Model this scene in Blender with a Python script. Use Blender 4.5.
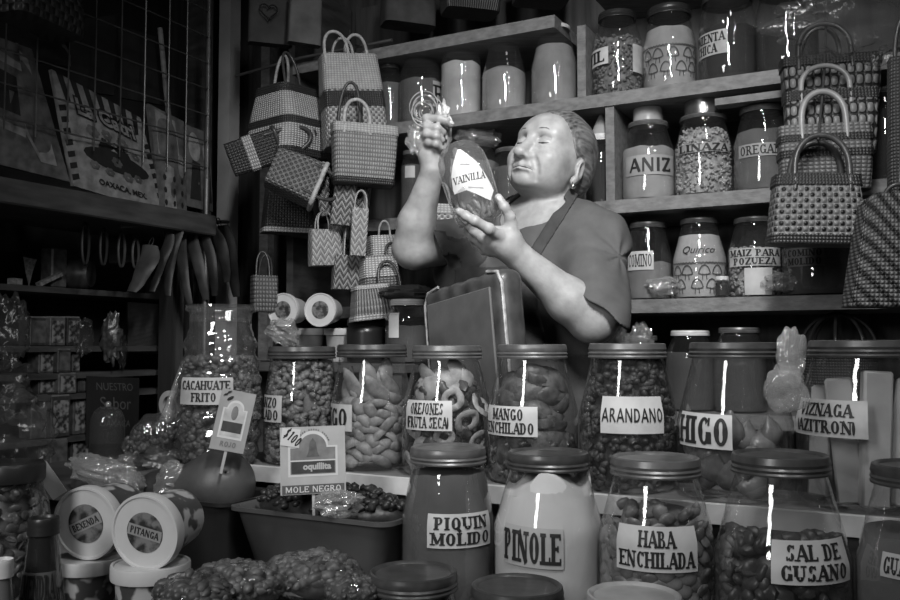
import bpy, math, random
import numpy as np
from mathutils import Vector, Matrix, noise
PI = math.pi
sc = bpy.context.scene
C = sc.collection
for _o in list(bpy.data.objects):
    bpy.data.objects.remove(_o)
# ------------------------------------------------------------------ camera, world, lights, exposure
FPX = 875.0
TH = math.atan(45 / FPX)                      # slight upward pitch
CT, ST = math.cos(TH), math.sin(TH)
cam_d = bpy.data.cameras.new('camera')
cam_d.sensor_width = 36.0
cam_d.lens = FPX * 36.0 / 900.0
cam_d.clip_start = 0.05
cam = bpy.data.objects.new('camera', cam_d)
C.objects.link(cam)
cam.location = (0, 0, 1.0)
cam.rotation_euler = (PI / 2 + TH, 0, 0)
sc.camera = cam
sc.view_settings.view_transform = 'Standard'
sc.view_settings.look = 'None'
sc.view_settings.gamma = 1.0
sc.view_settings.use_curve_mapping = False
sc.view_settings.exposure = 0.0
sc.cycles.transparent_max_bounces = 40
sc.cycles.max_bounces = 8
sc.cycles.use_denoising = True
w = bpy.data.worlds.new('market_dusk')
sc.world = w
w.use_nodes = True
w.node_tree.nodes['Background'].inputs[0].default_value = (0.5, 0.5, 0.5, 1)
w.node_tree.nodes['Background'].inputs[1].default_value = 0.02


def area_light(name, loc, target, sx, sy, power, spread=PI):
    d = bpy.data.lights.new(name, 'AREA')
    d.shape = 'RECTANGLE'
    d.size, d.size_y = sx, sy
    d.energy = power
    d.spread = spread
    o = bpy.data.objects.new(name, d)
    C.objects.link(o)
    o.location = loc
    v = Vector(target) - Vector(loc)
    o.rotation_euler = v.to_track_quat('-Z', 'Y').to_euler()
    return o


def spot_light(name, loc, target, power, size, blend, radius):
    d = bpy.data.lights.new(name, 'SPOT')
    d.energy = power
    d.spot_size = size
    d.spot_blend = blend
    d.shadow_soft_size = radius
    o = bpy.data.objects.new(name, d)
    C.objects.link(o)
    o.location = loc
    v = Vector(target) - Vector(loc)
    o.rotation_euler = v.to_track_quat('-Z', 'Y').to_euler()
    return o


area_light('stall_lamp', (.16, .38, 2.16), (.15, 1.88, 1.25), .12, .48, 7.0, math.radians(72))
area_light('aisle_daylight', (-1.0, -.35, 1.75), (-.1, 1.3, .8), .35, .9, 6.0, math.radians(100))
spot_light('ceiling_lamp', (.55, .9, 2.5), (.3, 1.6, 1.0), 9, math.radians(85), 1.0, .06)
area_light('added_glint_light', (-.45, .35, 2.42), (0, 1.4, .8), .05, .05, .8, math.radians(120))  # small unseen source added to put glints on the jar shoulders
area_light('added_far_glint_light', (.95, .15, 2.38), (.4, 1.3, .8), .05, .05, .9, math.radians(120))  # second added source, also only there for sparkle on the glass

# ------------------------------------------------------------------ placing: the stall runs along A (to the right and nearer), N points into it
AV = Vector((1640, -875, 0)).normalized()
NV = Vector((-AV.y, AV.x, 0))
STALL_RZ = math.atan2(AV.y, AV.x)


def P(px, py, D):
    u, v = (px - 450) / FPX, (300 - py) / FPX
    t = D / (CT - ST * v)
    return Vector((u * t, D, 1.0 + (ST + CT * v) * t))


def Dc(px, c):
    """depth of the vertical plane lying c behind the camera's own stall-parallel plane, at picture column px"""
    return c / (NV.x * (px - 450) / FPX + NV.y)


def SC(s, c, z=0.0):
    return AV * s + NV * c + Vector((0, 0, z))


# ------------------------------------------------------------------ materials
_M = {}


def nodes_of(name):
    m = bpy.data.materials.new(name)
    m.use_nodes = True
    nt = m.node_tree
    nt.nodes.clear()
    out = nt.nodes.new('ShaderNodeOutputMaterial')
    return m, nt, nt.nodes, nt.links, out


def g4(v):
    return (v, v, v, 1)


def M(name, v=0.3, rough=0.5, metal=0.0, var=0.25, scale=20.0, bump=0.0, bscale=60.0, spec=0.5, coat=0.0, sss=0.0, stretch=None, detail=4.0, edges=(.3, .7)):
    """grey surface with a procedural mottle and fine bump"""
    if name in _M:
        return _M[name]
    m, nt, N, L, out = nodes_of(name)
    b = N.new('ShaderNodeBsdfPrincipled')
    L.new(b.outputs[0], out.inputs[0])
    b.inputs['Roughness'].default_value = rough
    b.inputs['Metallic'].default_value = metal
    b.inputs['Specular IOR Level'].default_value = spec
    b.inputs['Coat Weight'].default_value = coat
    b.inputs['Coat Roughness'].default_value = 0.08
    if sss:
        b.inputs['Subsurface Weight'].default_value = sss
        b.inputs['Subsurface Radius'].default_value = (0.006, 0.006, 0.006)
        b.inputs['Subsurface Scale'].default_value = 1.0
    tc = N.new('ShaderNodeTexCoord')
    mp = N.new('ShaderNodeMapping')
    L.new(tc.outputs['Object'], mp.inputs[0])
    if stretch:
        mp.inputs['Scale'].default_value = stretch
    n = N.new('ShaderNodeTexNoise')
    n.inputs['Scale'].default_value = scale
    n.inputs['Detail'].default_value = detail
    L.new(mp.outputs[0], n.inputs[0])
    r = N.new('ShaderNodeValToRGB')
    r.color_ramp.elements[0].position = edges[0]
    r.color_ramp.elements[1].position = edges[1]
    r.color_ramp.elements[0].color = g4(max(0.0, v * (1 - var)))
    r.color_ramp.elements[1].color = g4(min(1.0, v * (1 + var)))
    L.new(n.outputs['Fac'], r.inputs[0])
    L.new(r.outputs[0], b.inputs['Base Color'])
    if bump:
        n2 = N.new('ShaderNodeTexNoise')
        n2.inputs['Scale'].default_value = bscale
        n2.inputs['Detail'].default_value = 5.0
        L.new(mp.outputs[0], n2.inputs[0])
        bp = N.new('ShaderNodeBump')
        bp.inputs['Strength'].default_value = bump
        bp.inputs['Distance'].default_value = 0.004
        L.new(n2.outputs['Fac'], bp.inputs['Height'])
        L.new(bp.outputs[0], b.inputs['Normal'])
    _M[name] = m
    return m


def clear(name, tint=0.93, refl=0.9, rough=0.03, bump=0.0, bscale=25.0, base=0.05, milky=0.0, mv=0.6):
    """thin clear sheet: glass or plastic, seen through straight on and mirror-like at grazing angles"""
    if name in _M:
        return _M[name]
    m, nt, N, L, out = nodes_of(name)
    t = N.new('ShaderNodeBsdfTransparent')
    t.inputs[0].default_value = g4(tint)
    gl = N.new('ShaderNodeBsdfGlossy')
    gl.inputs['Roughness'].default_value = rough
    gl.inputs['Color'].default_value = g4(refl)
    lw = N.new('ShaderNodeLayerWeight')
    lw.inputs['Blend'].default_value = 0.5
    pw = N.new('ShaderNodeMath')
    pw.operation = 'POWER'
    pw.inputs[1].default_value = 3.6
    L.new(lw.outputs['Facing'], pw.inputs[0])
    ma = N.new('ShaderNodeMath')
    ma.operation = 'MULTIPLY_ADD'
    ma.inputs[1].default_value = 0.8
    ma.inputs[2].default_value = base
    ma.use_clamp = True
    L.new(pw.outputs[0], ma.inputs[0])
    mx = N.new('ShaderNodeMixShader')
    L.new(ma.outputs[0], mx.inputs[0])
    L.new(t.outputs[0], mx.inputs[1])
    L.new(gl.outputs[0], mx.inputs[2])
    last = mx
    if milky:
        df = N.new('ShaderNodeBsdfDiffuse')
        df.inputs[0].default_value = g4(mv)
        m2 = N.new('ShaderNodeMixShader')
        m2.inputs[0].default_value = milky
        L.new(mx.outputs[0], m2.inputs[1])
        L.new(df.outputs[0], m2.inputs[2])
        last = m2
    if bump:
        tc = N.new('ShaderNodeTexCoord')
        n2 = N.new('ShaderNodeTexNoise')
        n2.inputs['Scale'].default_value = bscale
        n2.inputs['Detail'].default_value = 2.0
        L.new(tc.outputs['Object'], n2.inputs[0])
        bp = N.new('ShaderNodeBump')
        bp.inputs['Strength'].default_value = bump
        bp.inputs['Distance'].default_value = 0.01
        L.new(n2.outputs['Fac'], bp.inputs['Height'])
        L.new(bp.outputs[0], gl.inputs['Normal'])
        L.new(bp.outputs[0], lw.inputs['Normal'])
    L.new(last.outputs[0], out.inputs[0])
    _M[name] = m
    return m


def weave(name, kind, v1, v2, su=90.0, sv=90.0, rough=0.45, bump=0.6, ang=0.0, gap=None):
    """plaited straw or plastic strip; works in metres on the UV map (u round the bag, v up)"""
    if name in _M:
        return _M[name]
    m, nt, N, L, out = nodes_of(name)
    b = N.new('ShaderNodeBsdfPrincipled')
    b.inputs['Roughness'].default_value = rough
    L.new(b.outputs[0], out.inputs[0])
    uv = N.new('ShaderNodeUVMap')
    mp = N.new('ShaderNodeMapping')
    mp.inputs['Scale'].default_value = (su, sv, 1)
    mp.inputs['Rotation'].default_value = (0, 0, ang)
    L.new(uv.outputs[0], mp.inputs[0])
    sp = N.new('ShaderNodeSeparateXYZ')
    L.new(mp.outputs[0], sp.inputs[0])

    def math_(op, a, bb=None, c=None):
        n = N.new('ShaderNodeMath')
        n.operation = op
        for i, x in enumerate((a, bb, c)):
            if x is None:
                continue
            if isinstance(x, (int, float)):
                n.inputs[i].default_value = x
            else:
                L.new(x, n.inputs[i])
        return n.outputs[0]
    X, Y = sp.outputs[0], sp.outputs[1]
    sx = math_('ABSOLUTE', math_('SINE', math_('MULTIPLY', X, PI)))
    sy = math_('ABSOLUTE', math_('SINE', math_('MULTIPLY', Y, PI)))
    ck = N.new('ShaderNodeTexChecker')
    ck.inputs['Scale'].default_value = 1.0
    L.new(mp.outputs[0], ck.inputs[0])
    fx = ck.outputs['Fac']
    if kind == 'check':            # over-under weave of two tones
        fac = fx
        h = math_('MULTIPLY', sx, sy)
    elif kind == 'plain':          # one tone, relief only, dark gaps
        fac = math_('POWER', math_('MULTIPLY', sx, sy), 0.5)
        h = math_('MULTIPLY', sx, sy)
    elif kind == 'holes':          # light weave with small dark openings
        q = math_('MULTIPLY', sx, sy)
        fac = math_('GREATER_THAN', math_('MULTIPLY', q, fx), 0.42)
        fac = math_('SUBTRACT', 1.0, fac)
        h = math_('MULTIPLY', sx, sy)
    elif kind == 'diag':           # slanted stripes of beads
        d = math_('SINE', math_('MULTIPLY', math_('ADD', X, Y), PI * 0.5))
        fac = math_('MULTIPLY_ADD', d, 0.5, 0.5)
        h = math_('MULTIPLY', sx, sy)
        fac = math_('MULTIPLY', fac, math_('POWER', h, 0.4))
    elif kind == 'zig':            # herringbone
        tri = math_('PINGPONG', X, 2.0)
        d = math_('SINE', math_('MULTIPLY', math_('ADD', tri, Y), PI))
        fac = math_('MULTIPLY_ADD', math_('SIGN', d), 0.5, 0.5)
        h = math_('ABSOLUTE', d)
    elif kind == 'rib':            # upright wicker stakes with rows
        fac = math_('POWER', sx, 0.6)
        h = math_('MULTIPLY', sx, math_('MULTIPLY_ADD', sy, 0.5, 0.5))
    elif kind == 'bubble':         # fat round cells
        h = math_('MULTIPLY', sx, sy)
        fac = math_('GREATER_THAN', h, 0.35)
    r = N.new('ShaderNodeMix')
    r.data_type = 'RGBA'
    r.inputs[6].default_value = g4(v1)
    r.inputs[7].default_value = g4(v2)
    L.new(fac, r.inputs[0])
    nz = N.new('ShaderNodeTexNoise')
    nz.inputs['Scale'].default_value = 0.35
    nz.inputs['Detail'].default_value = 3
    L.new(mp.outputs[0], nz.inputs[0])
    mul = N.new('ShaderNodeMix')
    mul.data_type = 'RGBA'
    mul.blend_type = 'MULTIPLY'
    mul.inputs[0].default_value = 0.45
    L.new(r.outputs[2], mul.inputs[6])
    L.new(nz.outputs['Fac'], mul.inputs[7])
    L.new(mul.outputs[2], b.inputs['Base Color'])
    bp = N.new('ShaderNodeBump')
    bp.inputs['Strength'].default_value = bump
    bp.inputs['Distance'].default_value = 0.004
    L.new(h, bp.inputs['Height'])
    L.new(bp.outputs[0], b.inputs['Normal'])
    _M[name] = m
    return m


def wood(name, v=0.12, stretch=(2, 30, 30), rough=0.6, var=0.45):
    return M(name, v, rough, var=var, scale=3.0, bump=0.25, bscale=6.0, stretch=stretch, detail=6)


# ------------------------------------------------------------------ mesh builder
class MB:
    def __init__(self):
        self.v, self.f, self.uv = [], [], []

    def add(self, vs, fs, uv=None):
        o = len(self.v)
        self.v += [tuple(p) for p in vs]
        self.uv += (uv if uv else [(0.0, 0.0)] * len(vs))
        self.f += [tuple(i + o for i in f) for f in fs]
        return self

    def xf(self, mat, start=0):
        for i in range(start, len(self.v)):
            self.v[i] = tuple(mat @ Vector(self.v[i]))
        return self

    def grid(self, fn, nu, nv, flip=False):
        """fn(i/nu, j/nv) -> (point, uv)"""
        vs, uv, fs = [], [], []
        for j in range(nv + 1):
            for i in range(nu + 1):
                p, t = fn(i / nu, j / nv)
                vs.append(p)
                uv.append(t)
        for j in range(nv):
            for i in range(nu):
                a = j * (nu + 1) + i
                q = (a, a + 1, a + nu + 2, a + nu + 1)
                fs.append(q[::-1] if flip else q)
        return self.add(vs, fs, uv)

    def lathe(self, prof, seg=40, R=None, wob=None):
        n = len(prof)
        vs, fs, uv = [], [], []
        L, lens = 0.0, []
        for k, (r, z) in enumerate(prof):
            if k:
                L += math.hypot(r - prof[k - 1][0], z - prof[k - 1][1])
            lens.append(L)
        rm = max(p[0] for p in prof)
        for i in range(seg + 1):
            a = 2 * PI * i / seg + PI / 2
            for k, (r, z) in enumerate(prof):
                rr = r * (wob(a, z) if wob else 1.0)
                vs.append((rr * math.cos(a), rr * math.sin(a), z))
                uv.append((rm * a, lens[k]))
        for i in range(seg):
            for k in range(n - 1):
                a, b = i * n + k, (i + 1) * n + k
                if prof[k][0] < 1e-6:
                    fs.append((a, b + 1, a + 1))
                elif prof[k + 1][0] < 1e-6:
                    fs.append((a, b, a + 1))
                else:
                    fs.append((a, b, b + 1, a + 1))
        return self.add(vs, fs, uv)

    def tube(self, pts, r, seg=8, closed=False, caps=True):
        pts = [Vector(p) for p in pts]
        n = len(pts)
        rr = r if isinstance(r, (list, tuple)) else [r] * n
        vs, fs = [], []
        up = None
        for i, p in enumerate(pts):
            a = pts[(i - 1) % n] if (closed or i > 0) else p
            b = pts[(i + 1) % n] if (closed or i < n - 1) else p
            t = (b - a).normalized()
            if up is None:
                up = t.orthogonal().normalized()
            up = (up - t * up.dot(t))
            up = up.normalized() if up.length > 1e-6 else t.orthogonal().normalized()
            s = t.cross(up)
            for k in range(seg):
                q = 2 * PI * k / seg
                vs.append(p + (up * math.cos(q) + s * math.sin(q)) * rr[i])
        m = n if closed else n - 1
        for i in range(m):
            j = (i + 1) % n
            for k in range(seg):
                k2 = (k + 1) % seg
                fs.append((i * seg + k, i * seg + k2, j * seg + k2, j * seg + k))
        if caps and not closed:
            fs.append(tuple(range(seg))[::-1])
            fs.append(tuple((n - 1) * seg + k for k in range(seg)))
        return self.add(vs, fs)

    def box(self, cx, cy, cz, sx, sy, sz, R=None, bev=0.0):
        x, y, z = sx / 2, sy / 2, sz / 2
        c = Vector((cx, cy, cz))
        if bev <= 0:
            vs = [Vector((a * x, b * y, d * z)) for a in (-1, 1) for b in (-1, 1) for d in (-1, 1)]
            fs = [(0, 1, 3, 2), (4, 6, 7, 5), (0, 4, 5, 1), (2, 3, 7, 6), (0, 2, 6, 4), (1, 5, 7, 3)]
        else:
            vs, idx, fs = [], {}, []
            e = bev
            for a in (-1, 1):
                for b in (-1, 1):
                    for d in (-1, 1):
                        for k, p in enumerate(((a * x, b * (y - e), d * (z - e)), (a * (x - e), b * y, d * (z - e)), (a * (x - e), b * (y - e), d * z))):
                            idx[a, b, d, k] = len(vs)
                            vs.append(Vector(p))
            I = lambda a, b, d, k: idx[a, b, d, k]
            for s in (-1, 1):
                fs.append((I(s, -1, -1, 0), I(s, 1, -1, 0), I(s, 1, 1, 0), I(s, -1, 1, 0))[::s])
                fs.append((I(-1, s, -1, 1), I(-1, s, 1, 1), I(1, s, 1, 1), I(1, s, -1, 1))[::s])
                fs.append((I(-1, -1, s, 2), I(1, -1, s, 2), I(1, 1, s, 2), I(-1, 1, s, 2))[::s])
            for a in (-1, 1):
                for b in (-1, 1):
                    q = a * b
                    fs.append((I(a, b, -1, 0), I(a, b, -1, 1), I(a, b, 1, 1), I(a, b, 1, 0))[::q])
                    fs.append((I(a, -1, b, 0), I(a, 1, b, 0), I(a, 1, b, 2), I(a, -1, b, 2))[::q])
                    fs.append((I(-1, a, b, 1), I(-1, a, b, 2), I(1, a, b, 2), I(1, a, b, 1))[::q])
                    for d in (-1, 1):
                        fs.append((I(a, b, d, 0), I(a, b, d, 1), I(a, b, d, 2))[::a * b * d])
        if R is not None:
            vs = [R @ p for p in vs]
        return self.add([p + c for p in vs], fs)

    def ell(self, c, r, R=None, seg=10, rings=6, jit=0.0):
        c = Vector(c)
        vs, fs = [], []
        for j in range(rings + 1):
            t = PI * j / rings
            for i in range(seg):
                a = 2 * PI * i / seg
                p = Vector((r[0] * math.sin(t) * math.cos(a), r[1] * math.sin(t) * math.sin(a), -r[2] * math.cos(t)))
                if jit:
                    p *= 1 + jit * noise.noise(p / max(r) * 1.7 + c * 37)
                vs.append((R @ p if R is not None else p) + c)
        for j in range(rings):
            for i in range(seg):
                i2 = (i + 1) % seg
                fs.append((j * seg + i, j * seg + i2, (j + 1) * seg + i2, (j + 1) * seg + i))
        return self.add(vs, fs)

    def poly(self, pts, thick=None):
        """flat outline in local x,z (at y = 0) with an optional thickness towards +y"""
        n = len(pts)
        if not thick:
            return self.add([(x, 0, z) for x, z in pts], [tuple(range(n))])
        vs = [(x, 0, z) for x, z in pts] + [(x, thick, z) for x, z in pts]
        fs = [tuple(range(n)), tuple(range(n, 2 * n))[::-1]]
        fs += [(i, i + n, (i + 1) % n + n, (i + 1) % n) for i in range(n)]
        return self.add(vs, fs)


def build(name, mb, mat, parent=None, smooth=35, label=None, kind=None):
    me = bpy.data.meshes.new(name)
    me.from_pydata([tuple(p) for p in mb.v], [], mb.f)
    if any(u != (0.0, 0.0) for u in mb.uv):
        ul = me.uv_layers.new(name='UVMap')
        li = np.empty(len(me.loops), np.int32)
        me.loops.foreach_get('vertex_index', li)
        ul.data.foreach_set('uv', np.array(mb.uv, np.float32)[li].ravel())
    me.materials.append(mat)
    if smooth:
        me.polygons.foreach_set('use_smooth', [True] * len(me.polygons))
        me.set_sharp_from_angle(angle=math.radians(smooth))
    o = bpy.data.objects.new(name, me)
    C.objects.link(o)
    if parent:
        o.parent = parent
    if label:
        o['label'] = label
    if kind:
        o['kind'] = kind
    return o


def tag(o, label, cat=None, group=None, kind=None):
    o['label'] = label
    if cat:
        o['category'] = cat
    if group:
        o['group'] = group
    if kind:
        o['kind'] = kind
    return o


def thing(name, label, cat, loc=(0, 0, 0), rz=0.0, group=None, rot=None):
    o = bpy.data.objects.new(name, None)
    o.empty_display_size = 0.02
    C.objects.link(o)
    o.location = loc
    o.rotation_euler = rot if rot is not None else (0, 0, rz)
    return tag(o, label, cat, group)


def place(o, loc, rz=0.0, rot=None):
    o.location = loc
    o.rotation_euler = rot if rot is not None else (0, 0, rz)
    return o


def copy_tree(o, parent=None):
    c = o.copy()
    C.objects.link(c)
    if parent:
        c.parent = parent
    for ch in list(o.children):
        copy_tree(ch, c)
    return c


def struct(name, mb, mat, smooth=0):
    o = build(name, mb, mat, None, smooth)
    o['kind'] = 'structure'
    return o


# ------------------------------------------------------------------ lettering: a slab-serif alphabet drawn in strokes (cap height 1)
def _arc(cx, cy, rx, ry, a0, a1):
    return ('A', cx, cy, rx, ry, a0, a1)


def _l(x0, y0, x1, y1, w='T'):
    return ('L', x0, y0, x1, y1, w)


GL = {
    'A': (.86, [_l(.08, 0, .43, 1, 't'), _l(.43, 1, .78, 0), _l(.2, .33, .66, .33, 't')], [(.08, 0), (.78, 0)]),
    'B': (.78, [_l(.17, 0, .17, 1), _l(.17, 1, .42, 1, 't'), _l(.17, .53, .44, .53, 't'), _l(.17, 0, .44, 0, 't'), _arc(.4, .765, .22, .235, 90, -90), _arc(.43, .265, .26, .265, 90, -90)], [(.14, 0), (.14, 1)]),
    'C': (.8, [_arc(.44, .5, .34, .5, 48, 312), _l(.69, .7, .69, .98, 't')], []),
    'D': (.84, [_l(.17, 0, .17, 1), _l(.17, 1, .38, 1, 't'), _l(.17, 0, .38, 0, 't'), _arc(.36, .5, .38, .5, 90, -90)], [(.14, 0), (.14, 1)]),
    'E': (.76, [_l(.17, 0, .17, 1), _l(.17, 1, .66, 1, 't'), _l(.17, .52, .5, .52, 't'), _l(.17, 0, .68, 0, 't'), _l(.66, .8, .66, 1, 't'), _l(.68, 0, .68, .22, 't'), _l(.5, .42, .5, .62, 't')], [(.14, 0), (.14, 1)]),
    'F': (.72, [_l(.17, 0, .17, 1), _l(.17, 1, .64, 1, 't'), _l(.17, .52, .5, .52, 't'), _l(.64, .78, .64, 1, 't'), _l(.5, .42, .5, .62, 't')], [(.17, 0), (.14, 1)]),
    'G': (.86, [_arc(.44, .5, .34, .5, 48, 330), _l(.69, .7, .69, .98, 't'), _l(.7, .05, .7, .42), _l(.54, .42, .82, .42, 't')], []),
    'H': (.92, [_l(.18, 0, .18, 1), _l(.74, 0, .74, 1), _l(.18, .52, .74, .52, 't')], [(.18, 0), (.18, 1), (.74, 0), (.74, 1)]),
    'I': (.44, [_l(.22, 0, .22, 1)], [(.22, 0), (.22, 1)]),
    'J': (.62, [_l(.4, .25, .4, 1), _arc(.23, .25, .17, .25, 180, 360)], [(.4, 1)]),
    'K': (.88, [_l(.18, 0, .18, 1), _l(.2, .42, .72, 1, 't'), _l(.34, .58, .74, 0)], [(.18, 0), (.18, 1), (.7, 1), (.74, 0)]),
    'L': (.74, [_l(.2, 0, .2, 1), _l(.2, 0, .66, 0, 't'), _l(.66, 0, .66, .25, 't')], [(.2, 1), (.16, 0)]),
    'M': (1.08, [_l(.16, 0, .16, 1, 't'), _l(.18, 1, .54, .12), _l(.54, .12, .9, 1, 't'), _l(.9, 0, .9, 1)], [(.16, 0), (.14, 1), (.9, 0), (.93, 1)]),
    'N': (.92, [_l(.16, 0, .16, 1, 't'), _l(.16, 1, .76, 0), _l(.76, 0, .76, 1, 't')], [(.16, 0), (.13, 1), (.76, 1)]),
    'O': (.88, [_arc(.44, .5, .35, .5, 0, 360)], []),
    'P': (.76, [_l(.19, 0, .19, 1), _l(.19, 1, .42, 1, 't'), _l(.19, .46, .42, .46, 't'), _arc(.42, .73, .24, .27, 90, -90)], [(.19, 0), (.15, 1)]),
    'Q': (.88, [_arc(.44, .5, .35, .5, 0, 360), _l(.46, .22, .78, -.18, 'T')], []),
    'R': (.86, [_l(.19, 0, .19, 1), _l(.19, 1, .42, 1, 't'), _l(.19, .5, .44, .5, 't'), _arc(.42, .75, .24, .25, 90, -90), _l(.42, .5, .74, 0)], [(.19, 0), (.15, 1), (.76, 0)]),
    'S': (.72, [_arc(.37, .75, .23, .25, 30, 250), _arc(.36, .26, .25, .26, 75, -150), _l(.59, .74, .59, .97, 't'), _l(.12, .03, .12, .27, 't')], []),
    'T': (.8, [_l(.4, 0, .4, 1), _l(.08, 1, .72, 1, 't'), _l(.08, .76, .08, 1, 't'), _l(.72, .76, .72, 1, 't')], [(.4, 0)]),
    'U': (.88, [_l(.18, .3, .18, 1), _arc(.44, .3, .26, .3, 180, 360), _l(.7, .3, .7, 1, 't')], [(.18, 1), (.7, 1)]),
    'V': (.86, [_l(.1, 1, .44, 0), _l(.44, 0, .78, 1, 't')], [(.1, 1), (.78, 1)]),
    'X': (.86, [_l(.1, 1, .76, 0), _l(.1, 0, .76, 1, 't')], [(.12, 0), (.12, 1), (.74, 0), (.74, 1)]),
    'Z': (.74, [_l(.1, 1, .66, 1, 't'), _l(.66, 1, .1, 0), _l(.1, 0, .66, 0, 't'), _l(.1, .78, .1, 1, 't'), _l(.66, 0, .66, .24, 't')], []),
    '(': (.36, [_arc(.42, .46, .26, .68, 125, 235)], []),
    ')': (.36, [_arc(-.06, .46, .26, .68, 55, -55)], []),
    '1': (.5, [_l(.26, 0, .26, 1), _l(.1, .82, .26, 1, 't')], [(.26, 0)]),
    '0': (.7, [_arc(.35, .5, .26, .5, 0, 360)], []),
    '$': (.74, [_arc(.37, .74, .23, .24, 30, 250), _arc(.36, .27, .25, .25, 75, -150), _l(.37, -.12, .37, 1.12, 't')], []),
    '.': (.3, [_l(.15, 0, .15, .14)], []),
    ' ': (.42, [], []),
}


def text_polys(s, h, thick=.2, thin=.1, serif=True, wx=1.0, slant=0.0, track=0.0):
    """quads of a line of lettering, centred on x, baseline at z = 0"""
    out, x0 = [], 0.0

    def quad(p, q, wa, wb):
        d = (q[0] - p[0], q[1] - p[1])
        n = math.hypot(*d) or 1
        nx, ny = -d[1] / n, d[0] / n
        return [(p[0] + nx * wa, p[1] + ny * wa), (p[0] - nx * wa, p[1] - ny * wa), (q[0] - nx * wb, q[1] - ny * wb), (q[0] + nx * wb, q[1] + ny * wb)]
    for ch in s:
        wd, st, sf = GL.get(ch, GL[' '])
        for k in st:
            if k[0] == 'L':
                _, a, b, c, d, wt = k
                hw = (thick if wt == 'T' else thin) / 2
                if b == d:                      # horizontal bars keep inside the cap height
                    b = d = min(max(b, hw), 1 - hw) if b >= 0 else b
                m = 4 if abs(c - a) + abs(d - b) > .3 else 1
                for i in range(m):
                    p = (a + (c - a) * i / m, b + (d - b) * i / m)
                    q = (a + (c - a) * (i + 1) / m, b + (d - b) * (i + 1) / m)
                    out.append([(x0 + X * wx, Y) for X, Y in quad(p, q, hw, hw)])
            else:
                _, cx, cy, rx, ry, a0, a1 = k
                m = max(6, int(abs(a1 - a0) / 20))
                for i in range(m):
                    pp = []
                    for t in (i / m, (i + 1) / m):
                        a = math.radians(a0 + (a1 - a0) * t)
                        hw = (thin + (thick - thin) * abs(math.cos(a)) ** 1.3) / 2
                        pp.append((cx + (rx) * math.cos(a), cy + (ry) * math.sin(a), cx + (rx - 2 * hw) * math.cos(a), cy + (ry - 2 * hw) * math.sin(a)))
                    out.append([(x0 + pp[0][0] * wx, pp[0][1]), (x0 + pp[0][2] * wx, pp[0][3]), (x0 + pp[1][2] * wx, pp[1][3]), (x0 + pp[1][0] * wx, pp[1][1])])
        if serif:
            for a, b in sf:
                z0, z1 = (0, thin) if b < .5 else (1 - thin, 1)
                e = .15 + thick * .22
                out.append([(x0 + (a - e) * wx, z0), (x0 + (a + e) * wx, z0), (x0 + (a + e) * wx, z1), (x0 + (a - e) * wx, z1)])
        x0 += (wd + track) * wx
    return [[((x - x0 / 2 + slant * z) * h, z * h) for x, z in q] for q in out], x0 * h


def font_polys(s, h, shear=0.0, bold=0.0):
    """a line in the built-in plain face, for lower-case and hand lettering"""
    cu = bpy.data.curves.new('lettering', 'FONT')
    cu.body = s
    cu.size = h
    cu.shear = shear
    cu.offset = bold
    cu.align_x = 'CENTER'
    cu.resolution_u = 3
    o = bpy.data.objects.new('lettering', cu)
    C.objects.link(o)
    dg = bpy.context.evaluated_depsgraph_get()
    ev = o.evaluated_get(dg)
    me = ev.to_mesh()
    out = [[(me.vertices[i].co.x, me.vertices[i].co.y) for i in p.vertices] for p in me.polygons]
    ev.to_mesh_clear()
    bpy.data.objects.remove(o)
    bpy.data.curves.remove(cu)
    return out


def flat_text(polys, dx=0.0, dz=0.0, y=0.0, rot=0.0):
    mb = MB()
    c, s = math.cos(rot), math.sin(rot)
    for k, q in enumerate(polys):
        mb.add([(dx + x * c - z * s, y - k * 4e-7, dz + x * s + z * c) for x, z in q], [tuple(range(len(q)))])
    return mb


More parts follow.
